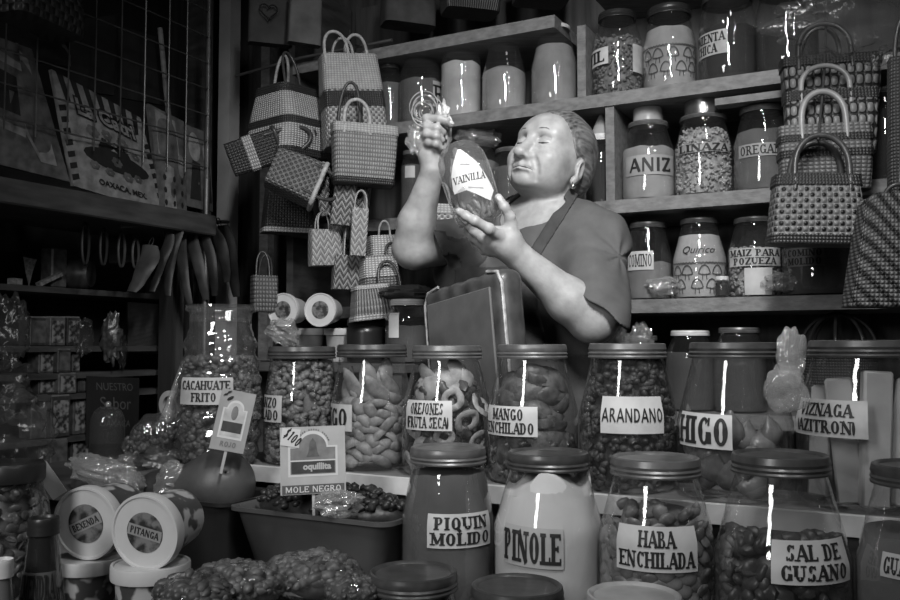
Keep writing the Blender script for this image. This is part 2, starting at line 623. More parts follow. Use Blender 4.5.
# ------------------------------------------------------------------ signed-distance modelling (smooth bodies)
class Field:
    def __init__(self, lo, hi, h):
        self.lo = np.array(lo, float)
        self.h = h
        self.n = np.ceil((np.array(hi, float) - self.lo) / h).astype(int) + 1
        self.a = np.full(self.n, 0.05, np.float32)

    def _blk(self, lo, hi, pad):
        i0 = np.maximum(np.floor((np.array(lo) - pad - self.lo) / self.h).astype(int), 0)
        i1 = np.minimum(np.ceil((np.array(hi) + pad - self.lo) / self.h).astype(int) + 1, self.n)
        if np.any(i1 <= i0):
            return None, None
        sl = tuple(slice(a, b) for a, b in zip(i0, i1))
        ax = [self.lo[k] + self.h * np.arange(i0[k], i1[k], dtype=np.float32) for k in range(3)]
        return sl, np.stack(np.meshgrid(*ax, indexing='ij'), -1).astype(np.float32)

    def _mix(self, sl, d, k, mode):
        a = self.a[sl]
        d = d.astype(np.float32)
        if mode == 'sub':
            d = -d
            if k > 0:
                hh = np.maximum(k - np.abs(a - d), 0) / k
                self.a[sl] = np.maximum(a, d) + hh * hh * k * .25
            else:
                self.a[sl] = np.maximum(a, d)
        else:
            if k > 0:
                hh = np.maximum(k - np.abs(a - d), 0) / k
                self.a[sl] = np.minimum(a, d) - hh * hh * k * .25
            else:
                self.a[sl] = np.minimum(a, d)

    def cap(self, a, b, ra, rb, k=.01, mode='add'):
        a, b = np.array(a, np.float32), np.array(b, np.float32)
        r = max(ra, rb)
        sl, p = self._blk(np.minimum(a, b) - r, np.maximum(a, b) + r, k + 3 * self.h)
        if sl is None:
            return self
        ab = b - a
        L = float(ab @ ab) or 1e-9
        t = np.clip(((p - a) @ ab) / L, 0, 1)
        d = np.linalg.norm(p - a - t[..., None] * ab, axis=-1) - (ra + (rb - ra) * t)
        self._mix(sl, d, k, mode)
        return self

    def chain(self, pts, rs, k=.01, mode='add'):
        for i in range(len(pts) - 1):
            self.cap(pts[i], pts[i + 1], rs[i], rs[i + 1], k, mode)
        return self

    def ell(self, c, r, R=None, k=.01, mode='add'):
        c = np.array(c, np.float32)
        m = max(r)
        sl, p = self._blk(c - m, c + m, k + 3 * self.h)
        if sl is None:
            return self
        q = p - c
        if R is not None:
            q = q @ np.array(R, np.float32)        # into local axes (R columns are the axes)
        r = np.array(r, np.float32)
        k0 = np.linalg.norm(q / r, axis=-1)
        k1 = np.linalg.norm(q / (r * r), axis=-1) + 1e-9
        d = k0 * (k0 - 1) / k1
        self._mix(sl, d, k, mode)
        return self

    def half(self, pt, n, k=0.0, lo=None, hi=None):
        """cut away everything on the side n points to"""
        n = np.array(n, np.float32)
        n /= np.linalg.norm(n)
        if lo is None:
            lo, hi = self.lo, self.lo + self.h * self.n
        sl, p = self._blk(lo, hi, 0)
        if sl is None:
            return self
        d = (p - np.array(pt, np.float32)) @ n
        self._mix(sl, -d, k, 'sub')
        return self

    def warp(self, fn):
        sl, p = self._blk(self.lo, self.lo + self.h * self.n, 0)
        self.a[sl] += fn(p).astype(np.float32)
        return self

    def mesh(self, smooth=1):
        f, h, lo = self.a, self.h, self.lo
        s = f < 0
        nx, ny, nz = f.shape
        cnt = np.zeros((nx - 1, ny - 1, nz - 1), np.uint8)
        for dx in (0, 1):
            for dy in (0, 1):
                for dz in (0, 1):
                    cnt += s[dx:nx - 1 + dx, dy:ny - 1 + dy, dz:nz - 1 + dz]
        act = (cnt > 0) & (cnt < 8)
        idx = np.argwhere(act)
        vid = np.full(act.shape, -1, np.int32)
        vid[act] = np.arange(len(idx))
        cor = np.array([(x, y, z) for x in (0, 1) for y in (0, 1) for z in (0, 1)])
        val = np.stack([f[tuple((idx + c).T)] for c in cor], 1)
        acc = np.zeros((len(idx), 3))
        num = np.zeros(len(idx))
        for a in range(8):
            for b in range(a + 1, 8):
                if np.abs(cor[a] - cor[b]).sum() != 1:
                    continue
                va, vb = val[:, a], val[:, b]
                m = (va < 0) != (vb < 0)
                t = np.where(m, va / np.where(m, va - vb, 1), 0)
                acc += np.where(m[:, None], cor[a] + t[:, None] * (cor[b] - cor[a]), 0)
                num += m
        v = (idx + acc / num[:, None]) * h + lo
        quads = []
        for ax in range(3):
            o1, o2 = [(1, 2), (2, 0), (0, 1)][ax]
            sa = [slice(None)] * 3
            sb = [slice(None)] * 3
            sa[ax], sb[ax] = slice(0, -1), slice(1, None)
            ch = s[tuple(sa)] != s[tuple(sb)]
            e = np.argwhere(ch)
            e = e[(e[:, o1] > 0) & (e[:, o2] > 0) & (e[:, o1] < f.shape[o1] - 1) & (e[:, o2] < f.shape[o2] - 1)]
            u1, u2 = np.zeros(3, int), np.zeros(3, int)
            u1[o1], u2[o2] = 1, 1
            q = np.stack([vid[tuple((e - u1 - u2).T)], vid[tuple((e - u2).T)], vid[tuple(e.T)], vid[tuple((e - u1).T)]], 1)
            ins = s[tuple(e.T)]
            q[~ins] = q[~ins][:, ::-1]
            quads.append(q)
        q = np.concatenate(quads)
        q = q[(q >= 0).all(1)]
        for _ in range(smooth):
            tot, n = np.zeros_like(v), np.zeros(len(v))
            for a, b in ((0, 1), (1, 2), (2, 3), (3, 0)):
                np.add.at(tot, q[:, a], v[q[:, b]])
                np.add.at(tot, q[:, b], v[q[:, a]])
                np.add.at(n, q[:, a], 1)
                np.add.at(n, q[:, b], 1)
            v = v * .5 + .5 * tot / np.maximum(n, 1)[:, None]
        return v, q


def build_np(name, v, q, mat, parent=None, origin=(0, 0, 0), label=None, kind=None):
    me = bpy.data.meshes.new(name)
    v = np.asarray(v, np.float64) - np.array(origin)
    me.from_pydata(v.tolist(), [], q.tolist())
    me.materials.append(mat)
    me.polygons.foreach_set('use_smooth', [True] * len(me.polygons))
    o = bpy.data.objects.new(name, me)
    C.objects.link(o)
    if parent:
        o.parent = parent
    else:
        o.location = origin
    if label:
        o['label'] = label
    if kind:
        o['kind'] = kind
    return o


# ------------------------------------------------------------------ the room
random.seed(7)
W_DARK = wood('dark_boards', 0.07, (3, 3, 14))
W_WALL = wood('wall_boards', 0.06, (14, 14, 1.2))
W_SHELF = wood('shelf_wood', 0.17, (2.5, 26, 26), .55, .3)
W_EDGE = M('white_ledge_paint', 0.62, .5, var=.12, scale=30)
PLASTER = M('dark_plaster', 0.05, .9, var=.4, scale=4)  # dark grey plaster with a random mottle
STEEL = M('galvanised_wire', 0.20, .5, metal=.8)


def fbox(mb, s0, s1, c0, c1, z0, z1):
    """box aligned with the stall, from ranges along A, N and up"""
    R = Matrix((AV, NV, Vector((0, 0, 1)))).transposed()
    ctr = SC((s0 + s1) / 2, (c0 + c1) / 2, (z0 + z1) / 2)
    return mb.box(ctr.x, ctr.y, ctr.z, s1 - s0, c1 - c0, z1 - z0, R)


struct('floor', fbox(MB(), -3.2, 2.6, -2.2, 2.5, -.1, 0), M('concrete', .12, .8, var=.3, scale=6, bump=.2))
struct('ceiling', fbox(MB(), -3.2, 2.6, -2.2, 2.5, 2.6, 2.7), PLASTER)
struct('wall_back', fbox(MB(), -2.6, 2.6, 2.36, 2.46, 0, 2.6), W_WALL)
struct('wall_left', fbox(MB(), -2.56, -2.46, -2.2, 2.36, 0, 2.6), PLASTER)
q = P(229, 100, 2.95)
struct('trim_1', MB().box(q.x, q.y, 1.3, .05, .05, 2.6, Matrix.Rotation(STALL_RZ, 3, 'Z')), M('pale_post_paint', .42, .6, var=.15, scale=9))
q = P(199, 100, 2.9)
struct('trim_2', MB().box(q.x, q.y, 1.3, .07, .05, 2.6, Matrix.Rotation(STALL_RZ, 3, 'Z')), W_DARK)
q = P(268, 100, 2.82)
struct('trim_3', MB().box(q.x, q.y, 1.3, .035, .03, 2.6, Matrix.Rotation(STALL_RZ, 3, 'Z')), W_SHELF)

# ------------------------------------------------------------------ shelf unit behind the woman
Z0, Z1, Z2, Z3, Z4 = 1.835, 1.615, 1.350, 1.108, .845
shelf = thing('shelf_unit', 'tall wooden wall shelving loaded with jars behind the woman', 'shelves')
for z, s0, s1 in ((Z0, -1.62, -.79), (Z1, -1.62, .45), (Z2, -1.62, .45), (Z3, -1.62, .45), (Z4, -1.62, .45)):
    build('shelf_board', fbox(MB(), s0, s1, 2.042, 2.34, z - .032, z), W_SHELF, shelf, 0)
build('shelf_board', fbox(MB(), -.72, .45, 2.10, 2.34, 1.90, 1.925), W_SHELF, shelf, 0)
for px, z0, z1, cc in ((585, Z1, Z0 - .032, 2.075), (613, Z2, Z1 - .032, 2.06), (617, Z3, Z2 - .032, 2.06), (600, Z4, Z3 - .032, 2.06), (600, 0, Z4 - .032, 2.06)):
    p = P(px, 300, Dc(px, cc))
    s = p.dot(AV)
    build('upright', fbox(MB(), s - .011, s + .011, cc - .012, 2.34, z0, z1), W_SHELF, shelf, 0)
bs0, bs1 = P(716, 100, Dc(716, 2.06)).dot(AV), P(805, 100, Dc(805, 2.06)).dot(AV)
build('batten', fbox(MB(), bs0, bs1, 2.05, 2.09, Z1 - .062, Z1 - .046), W_SHELF, shelf, 0)
for s in (-1.63, .46):
    build('end_panel', fbox(MB(), s - .012, s + .012, 2.05, 2.34, 0, 2.1), W_DARK, shelf, 0)
build('back_panel', fbox(MB(), -1.6, .44, 2.342, 2.356, 0, 2.1), W_WALL, shelf, 0)

# ------------------------------------------------------------------ stepped counter
TB, TF, TL = .784, .630, .490
counter = thing('stepped_counter', 'stepped wooden market counter with white painted ledge under the jars', 'counter')
for s0, s1, c0, c1, z in ((-1.245, .75, 1.224, 1.395, TB), (-1.62, .75, 1.045, 1.222, TF), (-1.75, .75, .60, 1.043, TL)):
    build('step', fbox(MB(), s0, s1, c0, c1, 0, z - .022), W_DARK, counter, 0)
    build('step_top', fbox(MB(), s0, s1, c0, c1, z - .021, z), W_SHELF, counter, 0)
build('white_ledge', fbox(MB(), -1.245, .75, 1.209, 1.223, TB - .023, TB + .003), W_EDGE, counter, 0)

# ------------------------------------------------------------------ jars
GLASS = clear('jar_glass', .93, .95, .03, bump=.22, bscale=22, base=.075, milky=.022, mv=.5)
GLASS_OLD = clear('jar_glass_scuffed', .9, .95, .05, bump=.35, bscale=30, base=.11, milky=.05, mv=.5)
LID_DARK = M('lid_lacquer_dark', .075, .32, metal=.3, var=.35, scale=40, bump=.06, bscale=90)
LID_GREY = M('lid_lacquer_grey', .15, .36, metal=.4, var=.35, scale=30, bump=.08, bscale=80)
LID_PALE = M('lid_plastic_white', .66, .4, var=.1, scale=30)
PAPER = M('label_paper', .54, .55, var=.1, scale=35)
PAPER_DIM = M('label_paper_aged', .42, .6, var=.16, scale=35)
INK = M('label_ink', .015, .6, var=.1)
JARS = {}


def lerp_prof(prof, z):
    for (r0, z0), (r1, z1) in zip(prof, prof[1:]):
        if z0 <= z <= z1 and z1 > z0:
            return r0 + (r1 - r0) * (z - z0) / (z1 - z0)
    return prof[-1][0] if z > prof[-1][1] else prof[0][0]


def jar(key, name, label, px, c, wpx, lpx, base, top, sh=.52, lidm=None, lidh=.022, group=None, cat='jar', glass=None, bell=1.0, fat=1.0, D=None, cap=None):
    D = D or Dc(px, c)
    p = P(px, top, D)
    k = D / FPX
    R, RL, H = wpx * k / 2 * .975, lpx * k / 2, p.z - base
    rz = -math.atan2(p.x, p.y)
    t = thing(name, label, cat, (p.x, p.y, base + .0006), rz, group)
    hs, hn, RN = H * sh, H - lidh * .9, RL * .93
    prof = [(0, .002), (R * .82, 0.0), (R * .95, .004), (R, .016)]
    prof += [(R * (1 + (fat - 1) * math.sin(PI * i / 6)), .016 + (hs - .016) * i / 6) for i in range(1, 7)]
    for i in range(1, 11):
        q = i / 10
        e = q ** bell
        prof.append((R + (RN - R) * e, hs + (hn - .006 - hs) * q))
    prof += [(RN, hn), (RN, H - .004)]
    build('glass_body', MB().lathe(prof, 48), glass or GLASS, t, 60)
    z0 = H - lidh
    if lidm:
        lp = [(RN + .0005, z0), (RL, z0), (RL * 1.01, z0 + lidh * .1), (RL * .985, z0 + lidh * .2), (RL * 1.01, z0 + lidh * .34), (RL * .98, z0 + lidh * .46), (RL * 1.0, z0 + lidh * .62), (RL * .985, z0 + lidh * .8), (RL * .97, z0 + lidh * .97), (RL * .93, H + .0005), (RL * .87, H - .0012), (RL * .84, H - .003), (RL * .5, H - .0026), (0, H - .0026)]
        build('lid', MB().lathe(lp, 48), lidm, t, 30)
    J = dict(root=t, X=p.x, Y=p.y, z0=base, R=R, H=H, rz=rz, D=D, prof=prof, px=px, wpx=wpx, hs=hs, hn=hn)
    if cap:
        cm, cr, ch = cap
        r = cr * k / 2
        build('measuring_cap', MB().lathe([(0, H), (r * 1.04, H), (r * 1.02, H + ch * .1), (r, H + ch), (r * .95, H + ch + .003), (0, H + ch + .003)], 36), cm, t, 30)
    JARS[key] = J
    return J


def jr(J, z):
    return lerp_prof(J['prof'][1:], z)


def jz(J, py, off=0.9):
    """height above the jar's base of a picture row, on the side towards the aisle"""
    return P(J['px'], py, J['D'] - J['R'] * off).z - J['z0']


def label(J, x0, y0, x1, y1, lines, paper=None, ink=None, serif=True, thick=.25, thin=.115, fill=.9, skew=0.0, gap=.22, slant=0.0, font=None, track=.02):
    """paper label wrapped on the glass; picture columns x0..x1 and rows y0..y1 fix its size"""
    ax = lambda x: math.asin(max(-1, min(1, (x - J['px']) / (J['wpx'] / 2)))) if abs(x - J['px']) < J['wpx'] / 2 else math.copysign(PI / 2 + (abs(x - J['px']) / (J['wpx'] / 2) - 1) * 1.4, x - J['px'])
    a0, a1 = ax(x0), ax(x1)
    zt, zb = jz(J, y0), jz(J, y1)
    zc = (zt + zb) / 2
    rc = jr(J, zc)
    ac = (a0 + a1) / 2
    W, Hh = (a1 - a0) * rc, zt - zb

    def to(u, z, off):
        z = z + skew * u
        r = jr(J, z) + off
        a = ac + u / rc
        return (r * math.sin(a), -r * math.cos(a), z)
    pm = MB().grid(lambda i, j: (to((i - .5) * W, zb + j * Hh, .0009), (i * W, j * Hh)), 20, 8)
    lab = build('label', pm, paper or PAPER, J['root'], 60)
    n = len([x for x in lines if x])
    if not n:
        return lab
    tm = MB()
    hh = Hh / (n + gap * (n + 1))
    zz = zt
    sets = []
    for s in lines:
        if font:
            pl = font_polys(s, hh * 1.35, shear=slant)
            xs = [x for q in pl for x, z in q]
            sets.append((pl, max(xs) - min(xs)))
        else:
            sets.append(text_polys(s, hh, thick, thin, serif, 1.0, slant, track))
    f = min(1.5, W * fill / max(wd for pl, wd in sets))
    for pl, wd in sets:
        zz -= hh * (1 + gap)
        for k, q in enumerate(pl):
            tm.add([to(x * f, zz + z, .0019 + k * 3e-7) for x, z in q], [tuple(range(len(q)))])
    build('lettering', tm, ink or INK, lab, 0)
    return lab


def powder(J, name, lab, cat, mat, level, rough=.004, dip=0.0, seed=0):
    h = jz(J, level)
    g = 0.0016
    pr = [(0, .004)] + [(r - g, z) for r, z in J['prof'][1:] if .004 <= z < h - .004] + [(jr(J, h) - g, h)]
    m = 8
    rt = jr(J, h) - g
    pr += [(rt * (1 - i / m), h + dip * (1 - (1 - i / m) ** 2)) for i in range(1, m + 1)]
    mb = MB().lathe(pr, 40)
    for i, v in enumerate(mb.v):
        if v[2] > h - .01:
            q = noise.noise(Vector((v[0] * 28 + seed, v[1] * 28, seed))) * rough
            mb.v[i] = (v[0], v[1], v[2] + q)
    o = build(name, mb, mat, None, 50, kind='stuff')
    place(o, (J['X'], J['Y'], J['z0'] + .0008), J['rz'])
    return tag(o, lab, cat)


def lumps(J, name, lab, cat, mat, level, n, size, flat=.6, seed=1, core=None, jit=.3, front=True):
    rnd = random.Random(seed)
    h = jz(J, level)
    mb = MB()
    gap = size * 1.0
    pr = [(0, .006)] + [(max(.004, r - gap * 2.0), max(z, .006)) for r, z in J['prof'][1:] if z < h - size * .6] + [(max(.004, jr(J, h) - gap * 2.0), h - size * .6), (0, h - size * .5)]
    mb.lathe(pr, 32)
    for i in range(n):
        top = rnd.random() < .12
        a = rnd.uniform(-1.75, 1.75) if front else rnd.uniform(-PI, PI)
        z = h - size * .4 if top else size + (h - size * 1.2) * rnd.random()
        s = size * rnd.uniform(.75, 1.2)
        r = jr(J, z) - s * 1.02 - .0016
        if top:
            r *= math.sqrt(rnd.random())
        R = Matrix.Rotation(rnd.uniform(0, 6.3), 3, 'Z') @ Matrix.Rotation(rnd.uniform(0, 3), 3, 'X') @ Matrix.Rotation(rnd.uniform(0, 3), 3, 'Y')
        mb.ell((r * math.sin(a), -r * math.cos(a), z), (s, s * rnd.uniform(.6, .9), s * flat), R, 8, 6, jit)
    o = build(name, mb, mat, None, 60, kind='stuff')
    place(o, (J['X'], J['Y'], J['z0'] + .0008), J['rz'])
    return tag(o, lab, cat)


def pieces(J, name, lab, cat, group, protos, mat, n, z0, z1, inset, seed=3, tilt=.5, amax=1.5, stand=0.0, rfac=None):
    """countable pieces of food seen through the glass, each an object of its own"""
    rnd = random.Random(seed)
    first = [None] * len(protos)
    for i in range(n):
        k = i % len(protos)
        u = (i + .5) / n
        a = (((i * .618034) % 1.0) * 2 - 1) * amax
        z = z0 + (z1 - z0) * u
        r = jr(J, z) - inset
        if rfac:
            r *= rnd.uniform(*rfac)
        loc = Matrix.Rotation(J['rz'], 3, 'Z') @ Vector((r * math.sin(a), -r * math.cos(a), z)) + Vector((J['X'], J['Y'], J['z0']))
        rot = (Matrix.Rotation(J['rz'] + a, 3, 'Z') @ Matrix.Rotation(rnd.uniform(-tilt, tilt), 3, 'X') @ Matrix.Rotation(stand + rnd.uniform(-tilt, tilt) * 1.5, 3, 'Y')).to_euler()
        if first[k] is None:
            o = first[k] = build(name, protos[k], mat, None, 50)
        else:
            o = first[k].copy()
            C.objects.link(o)
        place(o, loc, rot=rot)
        s = rnd.uniform(.85, 1.12)
        o.scale = (s, s, s)
        tag(o, lab, cat, group)


CB, CF, CL = 1.312, 1.127, .964
J = {}
# --- upper step
BACK = 'big glass jars on the white-edged ledge'
j = jar('garbanzo', 'glass_jar', 'glass jar packed with roasted chickpeas, labelled GARBANZO', 302, CB, 76, 67, TB, 347, lidm=LID_DARK, group=BACK)
lumps(j, 'chickpeas', 'roasted chickpeas filling the jar behind the price card', 'chickpeas', M('chickpea', .15, .45, var=.5, scale=60), 362, 480, .0080, .85, 5)
label(j, 245, 396, 283, 423, ['GARBANZO', 'ENCHILADO'], PAPER_DIM)
j = jar('mango', 'glass_jar', 'glass jar of pale dried fruit strips with a label ending in NGO', 372, CB, 82, 70, TB, 345, lidm=LID_DARK, group=BACK)
label(j, 306, 405, 353, 432, ['MANGO'], PAPER_DIM)
j = jar('orejones', 'glass_jar', 'glass jar of dried apple rings labelled OREJONES FRUTA SECA', 447, CB, 92, 70, TB, 346, lidm=LID_GREY, group=BACK)
label(j, 407, 401, 452, 431, ['OREJONES', '(FRUTA SECA)'], PAPER)
j = jar('enchilado', 'glass_jar', 'glass jar of chilli-coated fruit slices labelled MANGO ENCHILADO', 532, CB, 92, 70, TB, 345, lidm=LID_GREY, group=BACK)
label(j, 488, 407, 537, 437, ['MANGO', 'ENCHILADO'], PAPER)
j = jar('arandano', 'glass_jar', 'glass jar of dark dried cranberries labelled ARANDANO by hand', 627, CB, 98, 77, TB, 344, lidm=LID_GREY, group=BACK)
lumps(j, 'dried_cranberries', 'dark dried cranberries behind the ARANDANO label', 'cranberries', M('cranberry', .035, .55, var=.6, scale=60), 356, 520, .0078, .6, 8)
label(j, 601, 397, 661, 434, ['ARANDANO'], PAPER, serif=False, thick=.17, thin=.15, fill=.95, gap=.85)
j = jar('higo', 'glass_jar', 'glass jar of candied figs with a large HIGO label', 733, CB, 114, 86, TB, 343, sh=.48, lidm=LID_DARK, group=BACK)
label(j, 681, 415, 731, 450, ['HIGO'], PAPER, thick=.27, gap=.12, skew=-.02, fill=.94)
j = jar('viznaga', 'glass_jar', 'large glass jar of candied cactus bars labelled VIZNAGA AZITRON', 865, CB, 136, 108, TB, 341, sh=.52, lidm=LID_DARK, group=BACK)
label(j, 799, 402, 866, 440, ['VIZNAGA', '(AZITRON)'], PAPER_DIM, gap=.3, fill=.8)

# --- middle step
FRONT = 'glass jars on the middle step'
j = jar('piquin', 'glass_jar', 'glass jar of ground chilli labelled PIQUIN MOLIDO', 448, CF, 94, 76, TF, 447, lidm=LID_GREY, group=FRONT, sh=.55)
powder(j, 'ground_chilli', 'ground piquin chilli filling its labelled jar to the shoulder', 'chilli powder', M('piquin_powder', .115, .9, var=.35, scale=9, bump=.2), 478, .005, seed=2)
label(j, 428, 514, 489, 548, ['PIQUIN', 'MOLIDO'], PAPER, gap=.25)
j = jar('pinole', 'glass_jar', 'glass jar of pale maize flour labelled PINOLE', 548, CF, 110, 82, TF, 452, lidm=LID_DARK, group=FRONT, sh=.56)
powder(j, 'maize_flour', 'pale pinole flour heaped against the front of its jar', 'flour', M('pinole_flour', .60, .9, var=.12, scale=12, bump=.15), 492, .045, dip=.006, seed=5)
label(j, 505, 528, 562, 568, ['PINOLE'], M('label_tan', .38, .6, var=.12), thick=.27, gap=.14, skew=-.03, fill=.94)
j = jar('haba', 'glass_jar', 'glass jar of chilli broad beans labelled HABA ENCHILADA', 655, CF, 114, 88, TF, 457, lidm=LID_GREY, group=FRONT, sh=.58)
label(j, 618, 527, 693, 572, ['HABA', 'ENCHILADA'], PAPER, gap=.25)
j = jar('sal', 'glass_jar', 'wide glass jar half full of dark packets labelled SAL DE GUSANO', 780, CF, 132, 94, TF, 454, lidm=LID_DARK, group=FRONT, sh=.5)
label(j, 770, 541, 840, 584, ['SAL DE', 'GUSANO'], PAPER, gap=.25, fill=.82, skew=.01)
j = jar('edge', 'glass_jar', 'glass jar of brown powder at the end of the middle step, mostly cut off', 924, CF, 132, 98, TF, 465, lidm=LID_DARK, group=FRONT, sh=.54)
powder(j, 'brown_powder', 'brown powder in the cut-off jar beside the SAL DE GUSANO jar', 'powder', M('brown_powder', .13, .9, var=.3, scale=12, bump=.2), 548, .006, seed=9)
label(j, 884, 560, 940, 585, ['GUAJILLO'], PAPER_DIM)

# --- lower step: only lids and shoulders reach into the picture
LOW = 'glass jars on the lowest step'
j = jar('low1', 'glass_jar', 'lidded jar on the lowest step below the PIQUIN MOLIDO jar', 413, CL, 104, 88, TL, 571, lidm=LID_DARK, group=LOW)
powder(j, 'dark_spice', 'dark spice in the jar below the PIQUIN MOLIDO jar', 'spice', M('dark_spice', .06, .9, var=.3), 590)
j = jar('low2', 'glass_jar', 'lidded jar on the lowest step below the PINOLE jar', 517, CL, 112, 92, TL, 585, lidm=LID_DARK, group=LOW)
powder(j, 'dark_spice', 'dark spice in the jar below the PINOLE jar', 'spice', _M['dark_spice'], 640)
j = jar('low3', 'glass_jar', 'pale-lidded jar on the lowest step below the HABA ENCHILADA jar', 634, CL, 114, 94, TL, 594, lidm=M('lid_worn', .36, .4, var=.3), group=LOW)
powder(j, 'dark_spice', 'dark spice in the jar below the HABA ENCHILADA jar', 'spice', _M['dark_spice'], 650)

# --- countable fruit
rnd = random.Random(4)


def strip_mb(L, W, T, bend, seed):
    r = random.Random(seed)
    mb = MB()
    n = 8
    rings = []
    for i in range(n + 1):
        u = i / n * 2 - 1
        w = W * (1 - abs(u) ** 3) + .0015
        ring = []
        for k in range(8):
            q = 2 * PI * k / 8
            ring.append((u * L / 2, math.sin(q) * T * (.5 + .5 * (w / W)) + bend * u * u, math.cos(q) * w / 2 + .002 * math.sin(u * 3 + seed)))
        rings.append(ring)
    vs = [p for g in rings for p in g]
    fs = [(i * 8 + k, (i + 1) * 8 + k, (i + 1) * 8 + (k + 1) % 8, i * 8 + (k + 1) % 8) for i in range(n) for k in range(8)]
    fs += [tuple(range(8)), tuple(n * 8 + k for k in range(8))[::-1]]
    return mb.add(vs, fs)


def ring_mb(R, r, seed):
    mb = MB()
    pts = [(R * math.cos(a) * (1 + .08 * math.sin(2 * a + seed)), .003 * math.sin(3 * a + seed), R * math.sin(a)) for a in [2 * PI * i / 20 for i in range(20)]]
    mb.tube(pts, r, 8, closed=True)
    for i, v in enumerate(mb.v):
        mb.v[i] = (v[0], v[1] * .45, v[2])
    return mb


def bar_mb(w, d, h):
    return MB().box(0, 0, 0, w, d, h, bev=.003)


def fig_mb(s):
    mb = MB().lathe([(0, -s), (s * .7, -s * .8), (s, -s * .2), (s * .8, s * .4), (s * .3, s * .9), (s * .12, s * 1.15), (0, s * 1.2)], 14)
    for i, v in enumerate(mb.v):
        mb.v[i] = (v[0], v[1] * .6, v[2])
    return mb


J = JARS['mango']
hm = J['hn']
pieces(J, 'dried_fruit_strip', 'pale dried fruit strip stacked inside the jar whose label ends in NGO', 'dried fruit', 'dried fruit strips in the NGO jar', [strip_mb(.042, .018, .005, .006, 1), strip_mb(.05, .015, .005, .010, 2), strip_mb(.034, .02, .006, .004, 3)], M('mango_strip', .20, .5, var=.45, scale=70), 46, .012, J['H'] * .56, .012, 5, .55, 1.3)
pieces(J, 'dried_fruit_slab', 'tall pale dried fruit slab leaning in the top of the NGO jar', 'dried fruit', 'upright slabs in the NGO jar', [strip_mb(.09, .03, .006, .01, 4), strip_mb(.08, .026, .006, .008, 6)], _M['mango_strip'], 7, J['H'] * .60, J['H'] * .72, .018, 9, .35, 1.1, stand=1.35)
J = JARS['orejones']
pieces(J, 'dried_apple_ring', 'dried apple ring inside the OREJONES jar', 'dried apple', 'apple rings in the OREJONES jar', [ring_mb(.0150, .0064, 1), ring_mb(.012, .0055, 2), ring_mb(.016, .007, 3)], M('apple_ring', .34, .5, var=.45, scale=60), 10, .015, J['H'] * .62, .013, 6, .7, 1.3)
pieces(J, 'dried_fruit_chunk', 'dark dried fruit chunk inside the OREJONES jar', 'dried fruit', 'dark chunks in the OREJONES jar', [MB().ell((0, 0, 0), (.013, .008, .01), None, 10, 7, .5), MB().ell((0, 0, 0), (.01, .008, .013), None, 10, 7, .6)], M('dark_fruit', .06, .35, var=.6, scale=60), 64, .012, J['H'] * .72, .016, 11, .8, 1.5, rfac=(.75, 1))
pieces(J, 'pale_fruit_slab', 'pale fruit slab leaning in the top of the OREJONES jar', 'dried fruit', 'pale slabs in the OREJONES jar', [strip_mb(.06, .034, .006, .01, 7), strip_mb(.05, .03, .006, .008, 8)], _M['apple_ring'], 7, J['H'] * .62, J['H'] * .82, .02, 12, .5, 1.2, stand=1.2)
J = JARS['enchilado']
pieces(J, 'chilli_fruit_slice', 'chilli-coated fruit slice inside the MANGO ENCHILADO jar', 'dried fruit', 'slices in the MANGO ENCHILADO jar', [strip_mb(.075, .04, .006, .016, 1), strip_mb(.06, .03, .006, .012, 2), strip_mb(.085, .034, .006, .02, 5)], M('chilli_mango', .075, .45, var=.75, scale=60, bump=.5, bscale=90), 26, .02, J['H'] * .8, .015, 14, .7, 1.25)
lumps(J, 'chilli_syrup', 'dark chilli syrup and bits at the bottom of the MANGO ENCHILADO jar', 'syrup', M('chilli_syrup', .05, .3, var=.4), 440, 60, .01, .5, 15)
J = JARS['higo']
pieces(J, 'candied_fig', 'candied fig inside the HIGO jar', 'fig', 'figs in the HIGO jar', [fig_mb(.02), fig_mb(.023), fig_mb(.018)], M('candied_fig', .14, .3, var=.5, scale=30), 26, .022, J['H'] * .46, .02, 3, .8, 1.5, rfac=(.7, 1))
J = JARS['viznaga']
for i, (dx, yy, w, h, zc, rx) in enumerate(((-42, .0, .028, .15, .085, .06), (-20, -.034, .034, .165, .09, -.08), (7, -.05, .036, .175, .095, .04), (32, -.03, .032, .165, .09, .12), (54, 0, .024, .15, .085, -.05), (-30, .03, .03, .14, .08, .1), (20, .035, .03, .16, .09, -.1))):
    o = build('candied_cactus_bar', bar_mb(w, .02, h), M('azitron', .42, .35, var=.22, scale=18, bump=.12, bscale=25), None, 40)
    v = Matrix.Rotation(J['rz'], 3, 'Z') @ Vector((dx * J['D'] / FPX, yy, zc))
    place(o, (J['X'] + v.x, J['Y'] + v.y, J['z0'] + zc), rot=(0, rx, J['rz'] + .3 * (i % 3 - 1)))
    tag(o, 'pale candied cactus bar standing inside the VIZNAGA jar', 'candied cactus', 'cactus bars in the VIZNAGA jar')
J = JARS['haba']


def bean_mb(s):
    mb = MB().ell((0, 0, 0), (s, s * .35, s * .8), None, 12, 8, .15)
    return mb


pieces(J, 'broad_bean', 'chilli-dusted broad bean inside the HABA ENCHILADA jar', 'bean', 'beans in the HABA ENCHILADA jar', [bean_mb(.012), bean_mb(.0135), bean_mb(.011)], M('haba_bean', .17, .4, var=.45, scale=60), 110, .014, J['H'] * .66, .0065, 5, .6, 1.55)
lumps(J, 'broad_bean_heap', 'mass of broad beans filling the middle of the HABA ENCHILADA jar', 'beans', _M['haba_bean'], 512, 60, .012, .5, 17)
J = JARS['sal']
lumps(J, 'worm_salt', 'dark worm salt and packets in the lower half of the SAL DE GUSANO jar', 'salt', M('worm_salt', .06, .4, var=.6, scale=25), 545, 140, .014, .45, 21)

